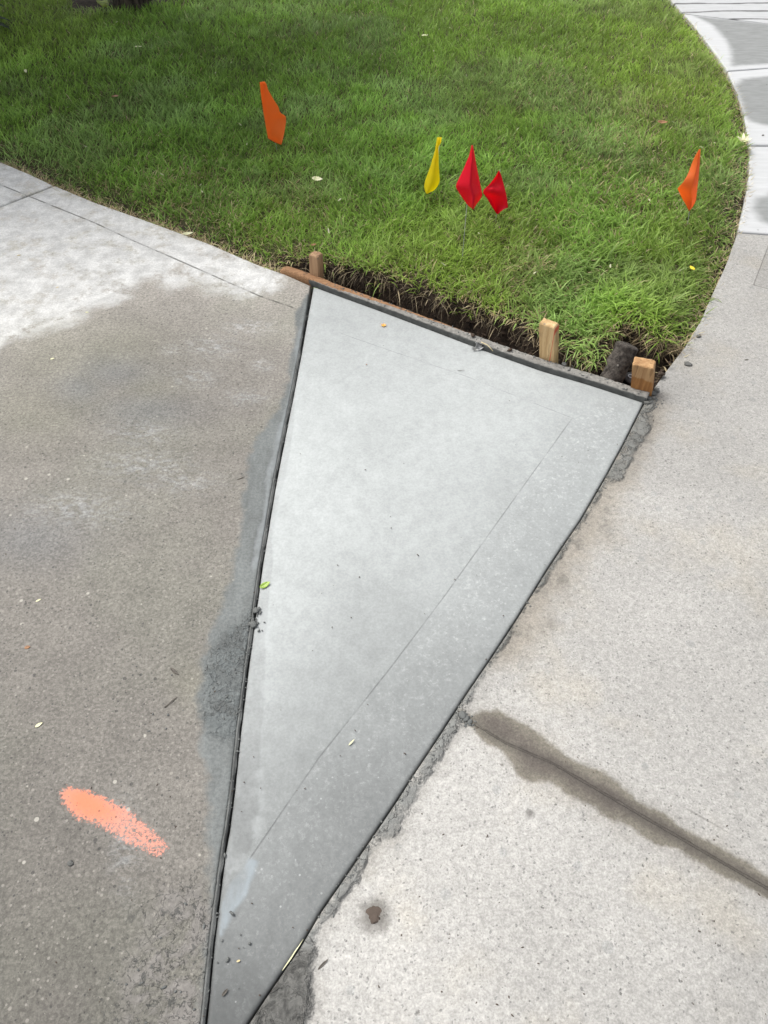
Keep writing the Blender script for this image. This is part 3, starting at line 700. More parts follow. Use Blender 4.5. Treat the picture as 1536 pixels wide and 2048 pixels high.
curl = rng.uniform(.2, 1.3, n) + .6 * coarse * rng.random(n)
# blades near an edge lean out over it
gb = np.array([.55, .85]);
azt = math.atan2(-bnrm[1], -bnrm[0])
m_ = rng.random(n) < tedge * .55
az = np.where(m_, azt + rng.normal(0, .7, n), az); curl = np.where(m_, curl + .5, curl)
G0 = np.array([.125, .265, .040]); G1 = np.array([.295, .500, .095]); G2 = np.array([.310, .440, .200]); GY = np.array([.56, .60, .11]); ST = np.array([.72, .63, .38]); BR = np.array([.42, .31, .18])
r1 = rng.random(n)[:, None]
yel = ctrl([(1400, 170, .8), (1330, 110, .7), (1250, 60, .6), (1100, 60, .45), (1000, 150, .4), (1450, 300, .4), (700, 250, .15), (1150, 400, .25), (1000, 550, .7), (860, 560, .7), (1300, 620, .6), (1280, 660, .65), (500, 100, .2), (1160, 600, .3), (600, 520, .4),
            (100, 30, .5), (300, 150, .15), (100, 250, .2), (400, 330, .1), (800, 350, .2)])[:, None]
blu = (sstep(.5, .7, fbm(x, y, .25, 191)) * .7 + .3 * sstep(.5, .7, mid))[:, None]
col = G0 * (1 - r1) + G1 * r1
col = col * (1 - blu * .55) + G2 * blu * .55
col = col * (1 - yel * .5) + GY * .62 * yel * .5
col = col * (.84 + .32 * sstep(.2, .8, big))[:, None] * (.88 + .24 * sstep(.2, .8, big2))[:, None] * (.80 + .40 * sstep(.15, .85, mid))[:, None]
dm = rng.random(n) < np.clip(drym ** 1.5 * .75 * (.3 + 1.4 * fbm(x, y, .06, 301)) + .05 + .25 * edge + .28 * tedge, 0, .85)
straw = ST * (1 - r1) + BR * r1
straw = np.where(rng.random(n)[:, None] < .4, straw * .8 + GY * .2, straw)
col = np.where(dm[:, None], straw * (.6 + .5 * rng.random(n)[:, None]), col)
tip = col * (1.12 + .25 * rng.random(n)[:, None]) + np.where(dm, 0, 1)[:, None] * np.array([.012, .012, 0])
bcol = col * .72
z = full_z(x, y, sl, stt)
hgt = np.where(dm, hgt * .72, hgt); lean = np.where(dm, lean + .25, lean)
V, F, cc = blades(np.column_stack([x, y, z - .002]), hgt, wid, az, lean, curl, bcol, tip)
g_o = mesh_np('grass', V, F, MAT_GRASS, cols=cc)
tag(g_o, 'short green mown lawn with dry straw coloured patches', 'lawn', kind='stuff')
print('blades', n)

# thatch and dead stems along the lawn edges; roots and straw hanging from the cut sod
def along(poly, n, jitter):
    t = rng.random(n); p = ceval(poly, t); return p + rng.normal(0, jitter, (n, 2))
eL = along(lawnL[3:], 3000, .010); eR_ = along(lawnR[1:17], 2000, .008)
pe = np.vstack([eL, eR_]); s_ = sdf(pe, lawn_poly); pe = pe[(s_ > -.006) & (s_ < .05)]; n = len(pe)
s_ = sdf(pe, lawn_poly)
zz = full_z(pe[:, 0], pe[:, 1], np.maximum(s_, .004), sdf(pe, trench_poly)) + .001
r1 = rng.random(n)[:, None]
col = ST * r1 + BR * (1 - r1); col = col * (.45 + .75 * rng.random(n)[:, None])
V, F, cc = blades(np.column_stack([pe, zz + .002]), .028 * (.4 + rng.random(n)), .0016 * (.6 + .9 * rng.random(n)), rng.random(n) * 6.28, rng.uniform(.9, 1.5, n), rng.uniform(-.3, .5, n), col, col * 1.15)
tag(mesh_np('dry_grass', V, F, MAT_STRAW, cols=cc), 'dead straw coloured clippings along the concrete edges', 'dry grass', kind='stuff')

hg = along(sod[3:16], 900, .008); n = len(hg)
zz = lawn_z(hg[:, 0], hg[:, 1], np.full(n, .1)) - rng.random(n) * .035
r1 = rng.random(n)[:, None]
col = np.array([.42, .34, .22]) * r1 ** 2 + np.array([.03, .023, .016]) * (1 - r1)
V, F, cc = blades(np.column_stack([hg, zz]), .045 * (.4 + rng.random(n)), .0013 * (.5 + rng.random(n)), azt + rng.normal(0, 1.3, n), rng.uniform(.5, 2.4, n), rng.uniform(.4, 1.2, n), col, col * 1.3)
hg2 = along(sod[15:], 500, .008); n2 = len(hg2)
zz = lawn_z(hg2[:, 0], hg2[:, 1], np.full(n2, .1)) - rng.random(n2) * .03
r1 = rng.random(n2)[:, None]; col = np.array([.30, .23, .13]) * r1 + np.array([.05, .035, .022]) * (1 - r1)
V2, F2, c2_ = blades(np.column_stack([hg2, zz]), .05 * (.4 + rng.random(n2)), .0014 * (.5 + rng.random(n2)), azt + rng.normal(0, 1.2, n2), rng.uniform(.6, 2.0, n2), rng.uniform(.4, 1.2, n2), col, col * 1.3)
V = np.vstack([V, V2]); F = (np.concatenate([F[0], F2[0] + (len(V) - len(V2))]), np.concatenate([F[1], F2[1]])); cc = np.vstack([cc, c2_])
tag(mesh_np('hanging_roots', V, F, MAT_STRAW, cols=cc), 'brown roots and dead grass hanging from the cut sod over the trench', 'roots', kind='stuff')

# ------------------------------------------------------------------ small mesh builders
def nd(p, s, a, seed=0):
    return mnoise.noise(Vector(p) * s + Vector((seed * 7.1, seed * 3.3, seed))) * a
def rock(name, c, r, mat, parent=None, squash=.48, seed=0, sub=2, amp=.35, elong=1.0, rot=0.0, sink=.25):
    bm = bmesh.new(); bmesh.ops.create_icosphere(bm, subdivisions=sub, radius=1)
    V = []
    for v_ in bm.verts:
        k = 1 + nd(v_.co, 1.4, amp, seed) + nd(v_.co, 3.5, amp * .4, seed + 3)
        x_, y_, z_ = v_.co.x * k * elong, v_.co.y * k, v_.co.z * k * squash
        cr_, sr_ = math.cos(rot), math.sin(rot)
        V.append((c[0] + r * (x_ * cr_ - y_ * sr_), c[1] + r * (x_ * sr_ + y_ * cr_), c[2] + r * (z_ + squash * (1 - 2 * sink))))
    F = [[w_.index for w_ in f.verts] for f in bm.faces]; bm.free()
    return V, F
def loc_obj(name, V, F, mat, base, smooth=True, attrs=None, cols=None):
    V = np.asarray(V, float) - np.array(base)
    o = mesh_np(name, V, F, mat, smooth=smooth, attrs=attrs, cols=cols); o.location = base; return o
def tube(path, rad, seg=8, cap=True):
    V, F = [], []; n = len(path); P_ = [Vector(p) for p in path]
    if not hasattr(rad, '__len__'): rad = [rad] * n
    up = None
    for i, p in enumerate(P_):
        t = (P_[min(i + 1, n - 1)] - P_[max(i - 1, 0)]).normalized()
        if up is None: up = t.orthogonal().normalized()
        up = (up - t * up.dot(t)).normalized(); bi = t.cross(up)
        for k in range(seg):
            a = 2 * math.pi * k / seg
            V.append(tuple(p + (up * math.cos(a) + bi * math.sin(a)) * rad[i]))
    for i in range(n - 1):
        for k in range(seg):
            F.append((i * seg + k, i * seg + (k + 1) % seg, (i + 1) * seg + (k + 1) % seg, (i + 1) * seg + k))
    if cap:
        F.append(tuple(range(seg))[::-1]); F.append(tuple((n - 1) * seg + k for k in range(seg)))
    return V, F

# ------------------------------------------------------------------ form board
m = M('mortar_smeared_wood')
grn = m.noise(40, 5, .65, vec=m.stretch(1, 14, 14, math.atan2(bdir[1], bdir[0]) * -1))
wood = m.mix(m.mr(grn, .3, .7), (.21, .105, .052, 1), (.47, .27, .14, 1))
wood = m.mix(m.mr(m.noise(22, 3, .6), .60, .68, 0, .8), wood, (.06, .04, .03, 1))
mor = m.mr(m.add(m.attr('mortar'), m.mul(m.math('SUBTRACT', m.noise(30, 6, .7, vec=m.stretch(.6, 1, 1)), .5), 1.15)), .42, .58)
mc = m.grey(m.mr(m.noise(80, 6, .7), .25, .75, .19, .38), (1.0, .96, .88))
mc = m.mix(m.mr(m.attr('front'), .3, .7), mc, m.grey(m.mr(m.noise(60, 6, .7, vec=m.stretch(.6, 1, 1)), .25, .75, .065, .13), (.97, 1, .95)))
MAT_BOARD = m.out(m.mix(mor, wood, mc), .8, m.bump(m.add(m.mul(grn, .5), m.mul(mor, m.mul(m.noise(70, 6, .7), 2))), .7, .002), k=.8)
Lb = float(np.linalg.norm(b1 - b0)); nb = 320
prof = [(0.001, -.085), (0.0, -.02), (0.0, BOARD_H - .006), (.0012, BOARD_H - .0022), (.005, BOARD_H), (BOARD_W * .4, BOARD_H + .0003), (BOARD_W * .7, BOARD_H), (BOARD_W - .004, BOARD_H - .0004), (BOARD_W - .0008, BOARD_H - .004), (BOARD_W, BOARD_H - .012), (BOARD_W, -.085)]
V, mort, fr = [], [], []
for i in range(nb + 1):
    s = i / nb * (Lb + .006) - .002
    endr = max(0, 1 - s / .012) * .006
    for k, (o_, z_) in enumerate(prof):
        px_ = bpt(min(1, max(0, s / Lb))) + bdir * (min(0, s) + max(0, s - Lb)) + bnrm * (o_ + (0 if o_ > BOARD_W / 2 else 1) * endr * .5)
        crumb = (mnoise.noise(Vector((s * 60, k * .9, 0))) * .0016 + mnoise.noise(Vector((s * 160, k * 2.1, 4))) * .0011) * (1 if s > .12 else .35)
        zz = z_ - (endr if k > 2 else 0) + (crumb if k >= 2 else 0)
        V.append((px_[0], px_[1] + (crumb * .8 if k in (2, 3, 8) else 0), zz))
        f = s / Lb
        fm = sstep(.03, .16, f)
        if k <= 3: mv_ = fm * 1.2 - (.5 if k == 3 and f < .3 else 0)
        elif k >= 8: mv_ = .1 + .6 * sstep(.4, .8, f)
        else:
            tdep = (k - 4) / 3
            mv_ = sstep(.10 + .35 * tdep, .30 + .45 * tdep, f) * 1.1 - (.55 if .80 < f < .93 and k == 7 else 0)
        mort.append(float(mv_)); fr.append(1.0 if k <= 2 else (.45 if k == 3 else 0.0))
K = len(prof); F = []
for i in range(nb):
    for k in range(K - 1): F.append((i * K + k, (i + 1) * K + k, (i + 1) * K + k + 1, i * K + k + 1))
F.append(tuple(range(K))); F.append(tuple(nb * K + k for k in range(K))[::-1])
board = loc_obj('form_board', V, F, MAT_BOARD, (b0[0], b0[1], 0), attrs={'mortar': mort, 'front': fr})
tag(board, 'long mortar smeared wooden form board along the lawn end of the fresh slab', 'board')

# ------------------------------------------------------------------ stakes
def wood_mat(name, a, b, dark=None, redline=False):
    m = M(name)
    g_ = m.noise(55, 5, .6, vec=m.stretch(1, 1, .06, vec=m.obj)); g2 = m.noise(260, 3, .6, vec=m.stretch(1, 1, .04, vec=m.obj))
    c = m.mix(m.mr(m.add(m.mul(g_, .7), m.mul(g2, .3)), .36, .64), a, b)
    c = m.mix(m.mr(m.noise(30, 4, .6, vec=m.obj), .55, .7, 0, .35), c, tuple(x * .5 for x in a[:3]) + (1,))
    sep = m.n('ShaderNodeSeparateXYZ'); m.put(sep.inputs[0], m.obj)
    c = m.mix(m.mr(m.noise(120, 2, .5, vec=m.stretch(1, 1, .03, vec=m.obj)), .60, .66, 0, .6), c, tuple(x * .55 for x in a[:3]) + (1,))
    c = m.mix(m.mul(m.specks(60, .12, .05, .3, vec=m.obj), .6), c, (.16, .155, .14, 1))
    if redline:
        rl = m.mr(m.ab(m.add(sep.outputs[0], m.add(-.0085, m.mul(m.math('SUBTRACT', m.noise(40, 2, .5, vec=m.obj), .5), .002)))), .0004, .0014, 1, 0)
        c = m.mix(m.mul(rl, m.mr(m.noise(30, 3, .6, vec=m.obj), .3, .6, .4, .95)), c, (.55, .07, .04, 1))
    if dark:      # wet below a ragged line
        dm_ = m.mr(m.add(sep.outputs[2], m.mul(m.math('SUBTRACT', m.noise(60, 3, .6, vec=m.stretch(1, 1, .2, vec=m.obj)), .5), .03)), dark[0] - .003, dark[0] + .003, 1, 0)
        c = m.mix(dm_, c, m.mix(m.mr(g_, .3, .7), dark[1], dark[2]))
    return m.out(c, .75, m.bump(g2, .9, .0025))
def stake(pxs, wdt, dep, mat, label, bz=.012, seed=0, tilt=(0, 0)):
    bl, br_, tl_v = pxs        # bottom left / bottom right of the front face, v of its top
    A, B = np.array(P(*bl, bz)), np.array(P(*br_, bz))
    top = PY(tl_v[0], tl_v[1], A[1]); topr = PY(tl_v[2], tl_v[3], B[1])
    hz = (top[2] + topr[2]) / 2
    w_ = float(np.hypot(*(B - A)[:2])); ax = (B - A)[:2] / w_; ay = np.array([-ax[1], ax[0]])
    base = A[:2] + ax * w_ / 2 + ay * dep / 2
    dxt = ((top[0] - A[0]) + (topr[0] - B[0])) / 2 / (hz - bz)
    rows = [-.10, -.02, .2, .45, .7, .9, .97, 1.0]
    V = []; n_ = 5
    per = []
    for side in range(4):
        for k in range(n_):
            t = k / n_
            per.append([(-1 + 2 * t, -1), (1, -1 + 2 * t), (1 - 2 * t, 1), (-1, 1 - 2 * t)][side])
    rot_ = math.atan2(ax[1], ax[0])
    H_ = hz - bz
    for r_ in rows:
        zloc = r_ * H_ if r_ > -.05 else -.10
        inset = .0022 if r_ == 1.0 else (.0004 if r_ == .97 else 0)
        for (a, b) in per:
            cx, cy = a * (w_ / 2 - inset), b * (dep / 2 - inset)
            cornr = .0005 if abs(a) == 1 and abs(b) == 1 else 0
            cx -= math.copysign(cornr, a); cy -= math.copysign(cornr, b)
            cx += nd((a, b, zloc * 8), 2.0, .0007, seed); cy += nd((a, b, zloc * 8), 2.0, .0007, seed + 5)
            zt = zloc + (nd((a * 1.5, b * 1.5, 0), 1.2, .0035, seed + 9) if r_ >= .97 else 0)
            V.append((cx + dxt * zloc * math.cos(-rot_), cy + dxt * zloc * math.sin(-rot_), zt))
    K = len(per); F = []
    for i in range(len(rows) - 1):
        for k in range(K): F.append((i * K + k, i * K + (k + 1) % K, (i + 1) * K + (k + 1) % K, (i + 1) * K + k))
    V.append((dxt * H_ * math.cos(-rot_), dxt * H_ * math.sin(-rot_), H_ + .0015)); c_ = len(V) - 1; t0 = (len(rows) - 1) * K
    for k in range(K): F.append((t0 + k, t0 + (k + 1) % K, c_))
    o = mesh_np('wooden_stake', V, F, mat, smooth=False)
    o.location = (base[0], base[1], bz); o.rotation_euler = (0, 0, rot_)
    tag(o, label, 'stake', 'stakes holding the form board')
    return o
MW1 = wood_mat('weathered_stake_wood', (.26, .15, .085, 1), (.44, .28, .16, 1))
MW2 = wood_mat('new_stake_wood', (.46, .30, .14, 1), (.68, .49, .26, 1), redline=True)
MW3 = wood_mat('damp_stake_wood', (.34, .19, .085, 1), (.50, .31, .15, 1), dark=(.032, (.22, .095, .03, 1), (.42, .20, .065, 1)))
stake(((619, 549), (636, 555), (617, 508, 634.5, 515)), .03, .026, MW1, 'small brown stake at the left end of the form board', seed=1)
stake(((1078, 713), (1108, 724), (1078.4, 648.5, 1108, 653.5)), .03, .026, MW2, 'tall pale yellow new stake with a thin red line down it', seed=2)
stake(((1261, 776), (1303, 786), (1263, 728, 1309, 737.5)), .03, .034, MW3, 'thick orange brown damp stake at the right corner by the path', seed=3)

# ------------------------------------------------------------------ soil covered pipe and sprinkler
m = M('caked_soil'); nzz = m.noise(60, 7, .7, vec=m.obj)
c1 = m.mix(m.mr(nzz, .35, .65), (.028, .023, .02, 1), (.115, .10, .086, 1))
c1 = m.mix(m.mul(m.specks(110, .06, .05, .3, vec=m.obj), .8), c1, (.28, .26, .23, 1))
MAT_CAKE = m.out(c1, .92, m.bump(m.noise(130, 7, .7, vec=m.obj), 1.0, .007))
pa, pb = Vector(P(1216, 772, -.02)), Vector(P(1256, 686, .072))
n_ = 34; seg = 28; V = []; F = []
ax = (pb - pa); side = ax.cross(Vector((0, 0, 1))).normalized(); upv = side.cross(ax).normalized()
rr = .0262
for i in range(n_ + 1):
    t = i / n_; c = pa + ax * t
    e_ = 1.0 if t < .93 else math.sqrt(max(0.02, 1 - ((t - .93) / .07) ** 2))
    for k in range(seg):
        a = 2 * math.pi * k / seg
        dvec = side * math.cos(a) + upv * math.sin(a)
        r_ = rr * e_ * (1 + nd(c + dvec * .02, 45, .14, 3) + nd(c + dvec * .02, 130, .10, 7))
        V.append(tuple(c + dvec * r_))
for i in range(n_):
    for k in range(seg): F.append((i * seg + k, i * seg + (k + 1) % seg, (i + 1) * seg + (k + 1) % seg, (i + 1) * seg + k))
F.append(tuple(range(seg))[::-1]); F.append(tuple(n_ * seg + k for k in range(seg)))
tag(loc_obj('buried_pipe', V, F, MAT_CAKE, tuple(pa)), 'round dirt caked pipe lying from the trench up onto the grass', 'pipe')

sx, sy, _ = P(1264, 752, -.004)
sp_e = empty('sprinkler_head', (sx, sy, -.06)); tag(sp_e, 'black sprinkler head with a grey domed cap half hidden behind the right stake', 'sprinkler')
def lathe(prof, c, seg=28):
    V, F = [], []
    for (r_, z_) in prof:
        for k in range(seg):
            a = 2 * math.pi * k / seg; V.append((c[0] + r_ * math.cos(a), c[1] + r_ * math.sin(a), c[2] + z_))
    for i in range(len(prof) - 1):
        for k in range(seg): F.append((i * seg + k, i * seg + (k + 1) % seg, (i + 1) * seg + (k + 1) % seg, (i + 1) * seg + k))
    F.append(tuple((len(prof) - 1) * seg + k for k in range(seg))); return V, F
MB_ = simple_mat('black_plastic', (.012, .012, .013), .4); MG_ = simple_mat('dusty_grey_plastic', (.10, .095, .095), .65); MS_ = simple_mat('pale_metal_ring', (.62, .62, .64), .35)
V, F = lathe([(.017, -.05), (.017, 0), (.016, .001)], (sx, sy, -.012)); mesh_np('body', V, F, MB_, sp_e)
V, F = lathe([(.0185, 0), (.0192, .002), (.0185, .0045), (.014, .0075), (.009, .009), (.004, .0095)], (sx, sy, -.012)); mesh_np('cap', V, F, MG_, sp_e)
ring = [(sx - .004 + .0058 * math.cos(a), sy - .003 + .0058 * math.sin(a), -.012 + .0102) for a in np.linspace(0, 2 * math.pi, 20)]
V, F = tube(ring, .0012, 6); mesh_np('ring', V, F, MS_, sp_e)

# ------------------------------------------------------------------ marker flags
def flag_mat(name, col, tr=.35, cr=.08):
    m = M(name); c = m.mix(m.noise(30, 3, .5, vec=m.obj), tuple(x * (1 - cr) for x in col), col)
    m.put(m.b.inputs['Base Color'], c); m.b.inputs['Roughness'].default_value = .42
    m.t.links.new(m.bump(m.noise(45, 2, .5, vec=m.obj), .25, .004), m.b.inputs['Normal'])
    t = m.n('ShaderNodeBsdfTranslucent'); m.put(t.inputs[0], c)
    mx = m.n('ShaderNodeMixShader'); mx.inputs[0].default_value = tr
    m.t.links.new(m.b.outputs[0], mx.inputs[1]); m.t.links.new(t.outputs[0], mx.inputs[2])
    m.t.links.new(mx.outputs[0], m.t.nodes['Material Output'].inputs[0]); return m.m
FO = flag_mat('orange_vinyl', (1.0, .36, .10), .72); FY = flag_mat('yellow_vinyl', (1.0, .88, .05), .72); FR = flag_mat('red_vinyl', (.92, .022, .06), .62); 
MAT_WIRE = simple_mat('galvanised_wire', (.36, .36, .37), .4)
def marker_flag(base_px, top_px, Lp, Rp, mat, label, folds, depth=.012, wire_mid=None, front=.028, group='utility marker flags in the lawn'):
    bx, by, _ = P(*base_px)
    Y0 = by
    e = empty('marker_flag', (bx, by, 0)); tag(e, label, 'flag', group)
    tp = PY(top_px[0], top_px[1], Y0)
    nR, nC = 26, 13
    tl = np.linspace(0, 1, nR)
    L_, R_ = ceval(np.array(Lp, float), tl), ceval(np.array(Rp, float), tl)
    V = []
    for i in range(nR):
        for k in range(nC):
            s = k / (nC - 1); uv = L_[i] * (1 - s) + R_[i] * s
            dy = folds(s, tl[i]) * depth
            V.append(PY(uv[0], uv[1], Y0 - front + dy))
    F = [(i * nC + k, (i + 1) * nC + k, (i + 1) * nC + k + 1, i * nC + k + 1) for i in range(nR - 1) for k in range(nC - 1)]
    o = mesh_np('flag_sheet', V, F, mat, e)
    so = o.modifiers.new('thickness', 'SOLIDIFY'); so.thickness = .0005
    mid = wire_mid or None
    pth = [(bx, by, -.06), (bx, by, .0)]
    if mid: pth.append(PY(mid[0], mid[1], Y0))
    pth.append(tp)
    pth = [Vector(p) for p in pth]
    V, F = tube(pth, .0007, 6); mesh_np('wire_stem', V, F, MAT_WIRE, e)
    return e
tri = lambda s, c: max(0, 1 - abs(s - c) / (c if s < c else 1 - c + 1e-6))
marker_flag((559, 322), (523, 166), [(519.5, 164), (522, 190), (527, 225), (532, 255), (536, 277), (548, 284), (562, 289.5)],
            [(529, 163), (533, 168), (536, 180), (547, 199), (557, 214), (560, 226), (571.5, 232), (572, 245), (568, 268), (563, 289)],
            FO, 'orange flag farthest back on the left, standing alone', lambda s, t: math.sin(s * 3.0 + 1.2 * t) * (.5 + t) - .8 * s * t + .5 * max(0, math.sin(5 * s + 4 * t)) * t, depth=.02)
marker_flag((866, 412), (880, 277), [(874, 274.5), (870, 300), (860, 335), (850, 362), (848, 373), (851, 386), (853, 388)],
            [(883.5, 274.5), (882, 285), (877, 294), (877.5, 330), (879.5, 360), (878, 368), (870, 380), (854, 388)],
            FY, 'yellow flag rolled narrow, left of the two red flags', lambda s, t: -math.sin(s * 3.14) * 1.3 + .4 * t - .8 * (s if t < .1 else 0), depth=.018)
marker_flag((922, 545), (944, 293), [(943, 290), (938, 312), (925, 342), (911.5, 370), (912, 376), (925, 396), (935, 410), (946, 419)],
            [(945.5, 290), (948, 300), (952, 325), (960, 365), (965, 390), (960, 400), (953, 408), (947, 419)],
            FR, 'larger red flag on a leaning wire, between the yellow and the other red flag', lambda s, t: (-1.6 * tri(s, .55) - .7 * (1 if s > .55 else 0) * (1 - s)) * (.3 + t), wire_mid=(929, 465), depth=.022)
marker_flag((990, 464), (1000, 340), [(997.5, 342), (990, 355), (978, 370), (967, 380), (966, 386), (975, 398), (985, 415), (994, 428)],
            [(998.5, 341), (1003, 352), (1008, 370), (1013, 390), (1016.5, 415), (1010, 417), (1000, 424), (995.5, 428)],
            FR, 'shorter bright red flag, right of the larger red one', lambda s, t: .9 * math.sin(s * 4 + .6) * (.3 + t) + .5 * s - .9 * tri(s, .3) * math.exp(-((t - .45) / .12) ** 2), depth=.02)
marker_flag((1371, 478), (1400, 300), [(1398, 299), (1390, 312), (1383, 328), (1376, 348), (1366, 365), (1355, 377), (1360, 388), (1363.5, 396), (1367, 401), (1378, 422)],
            [(1401, 298), (1400, 320), (1398, 350), (1395, 375), (1392, 402), (1386, 413), (1379, 422)],
            FO, 'orange flag with a torn corner at the right beside the path', lambda s, t: -1.3 * tri(s, .7) * (.4 + t) + .9 * math.sin(9 * t) * (1 - s), depth=.016, wire_mid=(1379, 421), front=.004)

# ------------------------------------------------------------------ debris
MAT_CLOD = simple_mat('mortar_clod', (.13, .13, .122), .9, .4, 90, .8, .003)
MAT_CRUMB = simple_mat('mortar_crumb', (.13, .135, .13), .9, .4, 90, .6, .002)
MAT_STONE = simple_mat('brown_stone', (.085, .065, .052), .8, .35, 120, .6, .002)
clods = [((1303, 787), .009, 'largest dark mortar clod where the form board meets the path'), ((1313, 781), .007, 'round mortar clod beside the foot of the right stake'),
         ((1297, 797), .006, 'small mortar clod at the corner of the fresh slab'), ((1294, 806), .006, 'mortar clod just below the corner of the fresh slab'), ((1308, 796), .005, 'small flat clod on the path right of the corner'),
         ((925, 1432), .006, 'dark clod at the head of the brown stained joint'), ((932, 1438), .005, 'second dark clod down the brown stained joint'), ((939, 1444), .004, 'third small clod down the brown stained joint'),
         ((511, 1222), .005, 'dark clod on the left joint just below the green leaf'), ((505, 1250), .006, 'biggest dark clod sitting in the left joint'), ((517, 1218), .0035, 'tiny clod on the fresh slab beside the left joint'),
         ((1128, 729), .006, 'crumbly mortar lump on the form board right of the pale stake'), ((1376, 729), .0075, 'flat brown dirt lump on the path near the right stake'),
         ((1397, 673), .0055, 'grey chip on the path beside the lawn edge'), ((141, 1727), .0042, 'dark green grit lump below the orange spray mark')]
for i, (px_, r_, lb) in enumerate(clods):
    base = P(*px_, BOARD_H if i == 11 else 0)
    V, F = rock('', base, r_, None, seed=i + 11, amp=.55, elong=1.2, rot=i)
    tag(loc_obj('mortar_clod', V, F, MAT_CLOD if i not in (5, 6, 7, 8, 9, 10) else MAT_CRUMB, base), lb, 'clod', 'mortar clods')
base = P(748, 1829)
V, F = rock('', base, .0105, None, seed=41, amp=.55, squash=.14, rot=.4, sub=3, sink=.6)
tag(loc_obj('stone', V, F, MAT_STONE, base), 'smooth brown stone in a dark damp ring on the pale slab', 'stone')

# uncountable crumbs along the joints
Vs, lis, lts, off = [], [], [], 0
def crumb_at(p, r_, k, z0=0.0):
    global off
    V, F = rock('', (p[0], p[1], z0), r_, None, seed=k % 17, sub=1, amp=.6, elong=1 + (k % 5) * .35, rot=k * 1.7)
    Vs.append(np.array(V)); lis.append(np.array(F).ravel() + off); lts.append(np.full(len(F), 3)); off += len(V)
k = 0
for t in rng.random(220):
    p = ceval(jl, [.05 + .92 * t])[0] + np.array([-abs(rng.normal(0, .004)) - (rng.random() < .4) * rng.random() * .04, rng.normal(0, .004)]); k += 1
    crumb_at(p, rng.uniform(.0004, .0013) * (1.5 if rng.random() < .06 else 1), k, -.001)
cru = W2(CRUST); lo, hi = cru.min(0), cru.max(0)
pp = rng.uniform(lo, hi, (900, 2)); pp = pp[inside(pp, cru)]
cl_n = fbm(pp[:, 0], pp[:, 1], .03, 5); pp = pp[cl_n > .55]
for p in pp[:160]: k += 1; crumb_at(p, rng.uniform(.0005, .0016), k)
for (cu, cv, sdx, cnt) in [(1303, 800, .012, 90), (930, 1440, .007, 40), (1150, 735, .02, 30), (350, 1960, .05, 40), (330, 1400, .04, 12), (505, 1245, .008, 60)]:
    c = np.array(P(cu, cv)[:2])
    for p in c + rng.normal(0, sdx, (cnt, 2)): k += 1; crumb_at(p, rng.uniform(.0006, .0022), k)
for t in rng.random(160):
    p = ceval(jrr, [t * .9])[0] + np.array([abs(rng.normal(0, .006)), rng.normal(0, .005)]); k += 1
    crumb_at(p, rng.uniform(.0005, .0016), k)
# on top of the board
for s in rng.random(200):
    p = bpt(.15 + .84 * s) + bnrm * rng.uniform(.004, BOARD_W - .004); k += 1
    crumb_at(p, rng.uniform(.0006, .0019), k, BOARD_H)
tag(mesh_np('mortar_crumbs', np.vstack(Vs), (np.concatenate(lis), np.concatenate(lts)), MAT_CRUMB), 'tiny dark mortar crumbs scattered along the joints and the board', 'crumbs', kind='stuff')
# clods of soil in the trench
Vs, lis, lts, off = [], [], [], 0
lo, hi = trench_poly.min(0), trench_poly.max(0); pp = rng.uniform(lo, hi, (9000, 2)); tt_ = sdf(pp, trench_poly)
pp = pp[(tt_ > .002)][:900]; tt_ = sdf(pp, trench_poly); zz = full_z(pp[:, 0], pp[:, 1], np.full(len(pp), .3), tt_)
for p, z0 in zip(pp, zz): k += 1; crumb_at(p, rng.uniform(.0015, .0065), k, z0)
MAT_CLODS = simple_mat('soil_clod', (.060, .042, .030), .95, .55, 90, .9, .003)
tag(mesh_np('soil_clods', np.vstack(Vs), (np.concatenate(lis), np.concatenate(lts)), MAT_CLODS), 'loose dark clods of soil lying in the trench behind the form board', 'soil', kind='stuff')
# loose grit on the slabs
Vs, lis, lts, off = [], [], [], 0
for i in range(240):
    uu, vv_ = rng.uniform(0, 1536), rng.uniform(620, 2040)
    if vv_ < 800 and uu > 620: continue
    k += 1; crumb_at(P(uu, vv_), rng.uniform(.0004, .0012), k)
tag(mesh_np('grit', np.vstack(Vs), (np.concatenate(lis), np.concatenate(lts)), MAT_STONE), 'fine dark grit scattered over the concrete', 'grit', kind='stuff')

def leaf_mesh(c, L_, Wd, rot, mat, name, label, cat='leaf', curl=.15, group=None, z=0.003, tiltx=0, serr=0.0, fold=.25, seed=0, roll=0.0):
    n_, k_ = 14, 7; V = []
    for i in range(n_ + 1):
        t = i / n_; wid_ = Wd * (math.sin(math.pi * min(1, t ** .8)) ** .8 + .04) / 2
        wid_ *= 1 + serr * math.sin(i * 2.6)
        for k in range(k_):
            s = -1 + 2 * k / (k_ - 1)
            x_, y_ = (t - .5) * L_, s * wid_
            zz = abs(s) * wid_ * fold + curl * L_ * ((t - .5) ** 2) * 2 + nd((x_ * 90, y_ * 90, seed), 1, .0012, seed)
            y2 = y_ * math.cos(roll) - zz * math.sin(roll); z2 = y_ * math.sin(roll) + zz * math.cos(roll)
            V.append((x_, y2, z2))
    V = np.array(V); V[:, 2] -= V[:, 2].min()
    F = [(i * k_ + k, (i + 1) * k_ + k, (i + 1) * k_ + k + 1, i * k_ + k + 1) for i in range(n_) for k in range(k_ - 1)]
    o = mesh_np(name, V, F, mat); o.location = (c[0], c[1], z); o.rotation_euler = (tiltx, 0, rot)
    so = o.modifiers.new('thickness', 'SOLIDIFY'); so.thickness = .0004
    tag(o, label, cat, group); return o
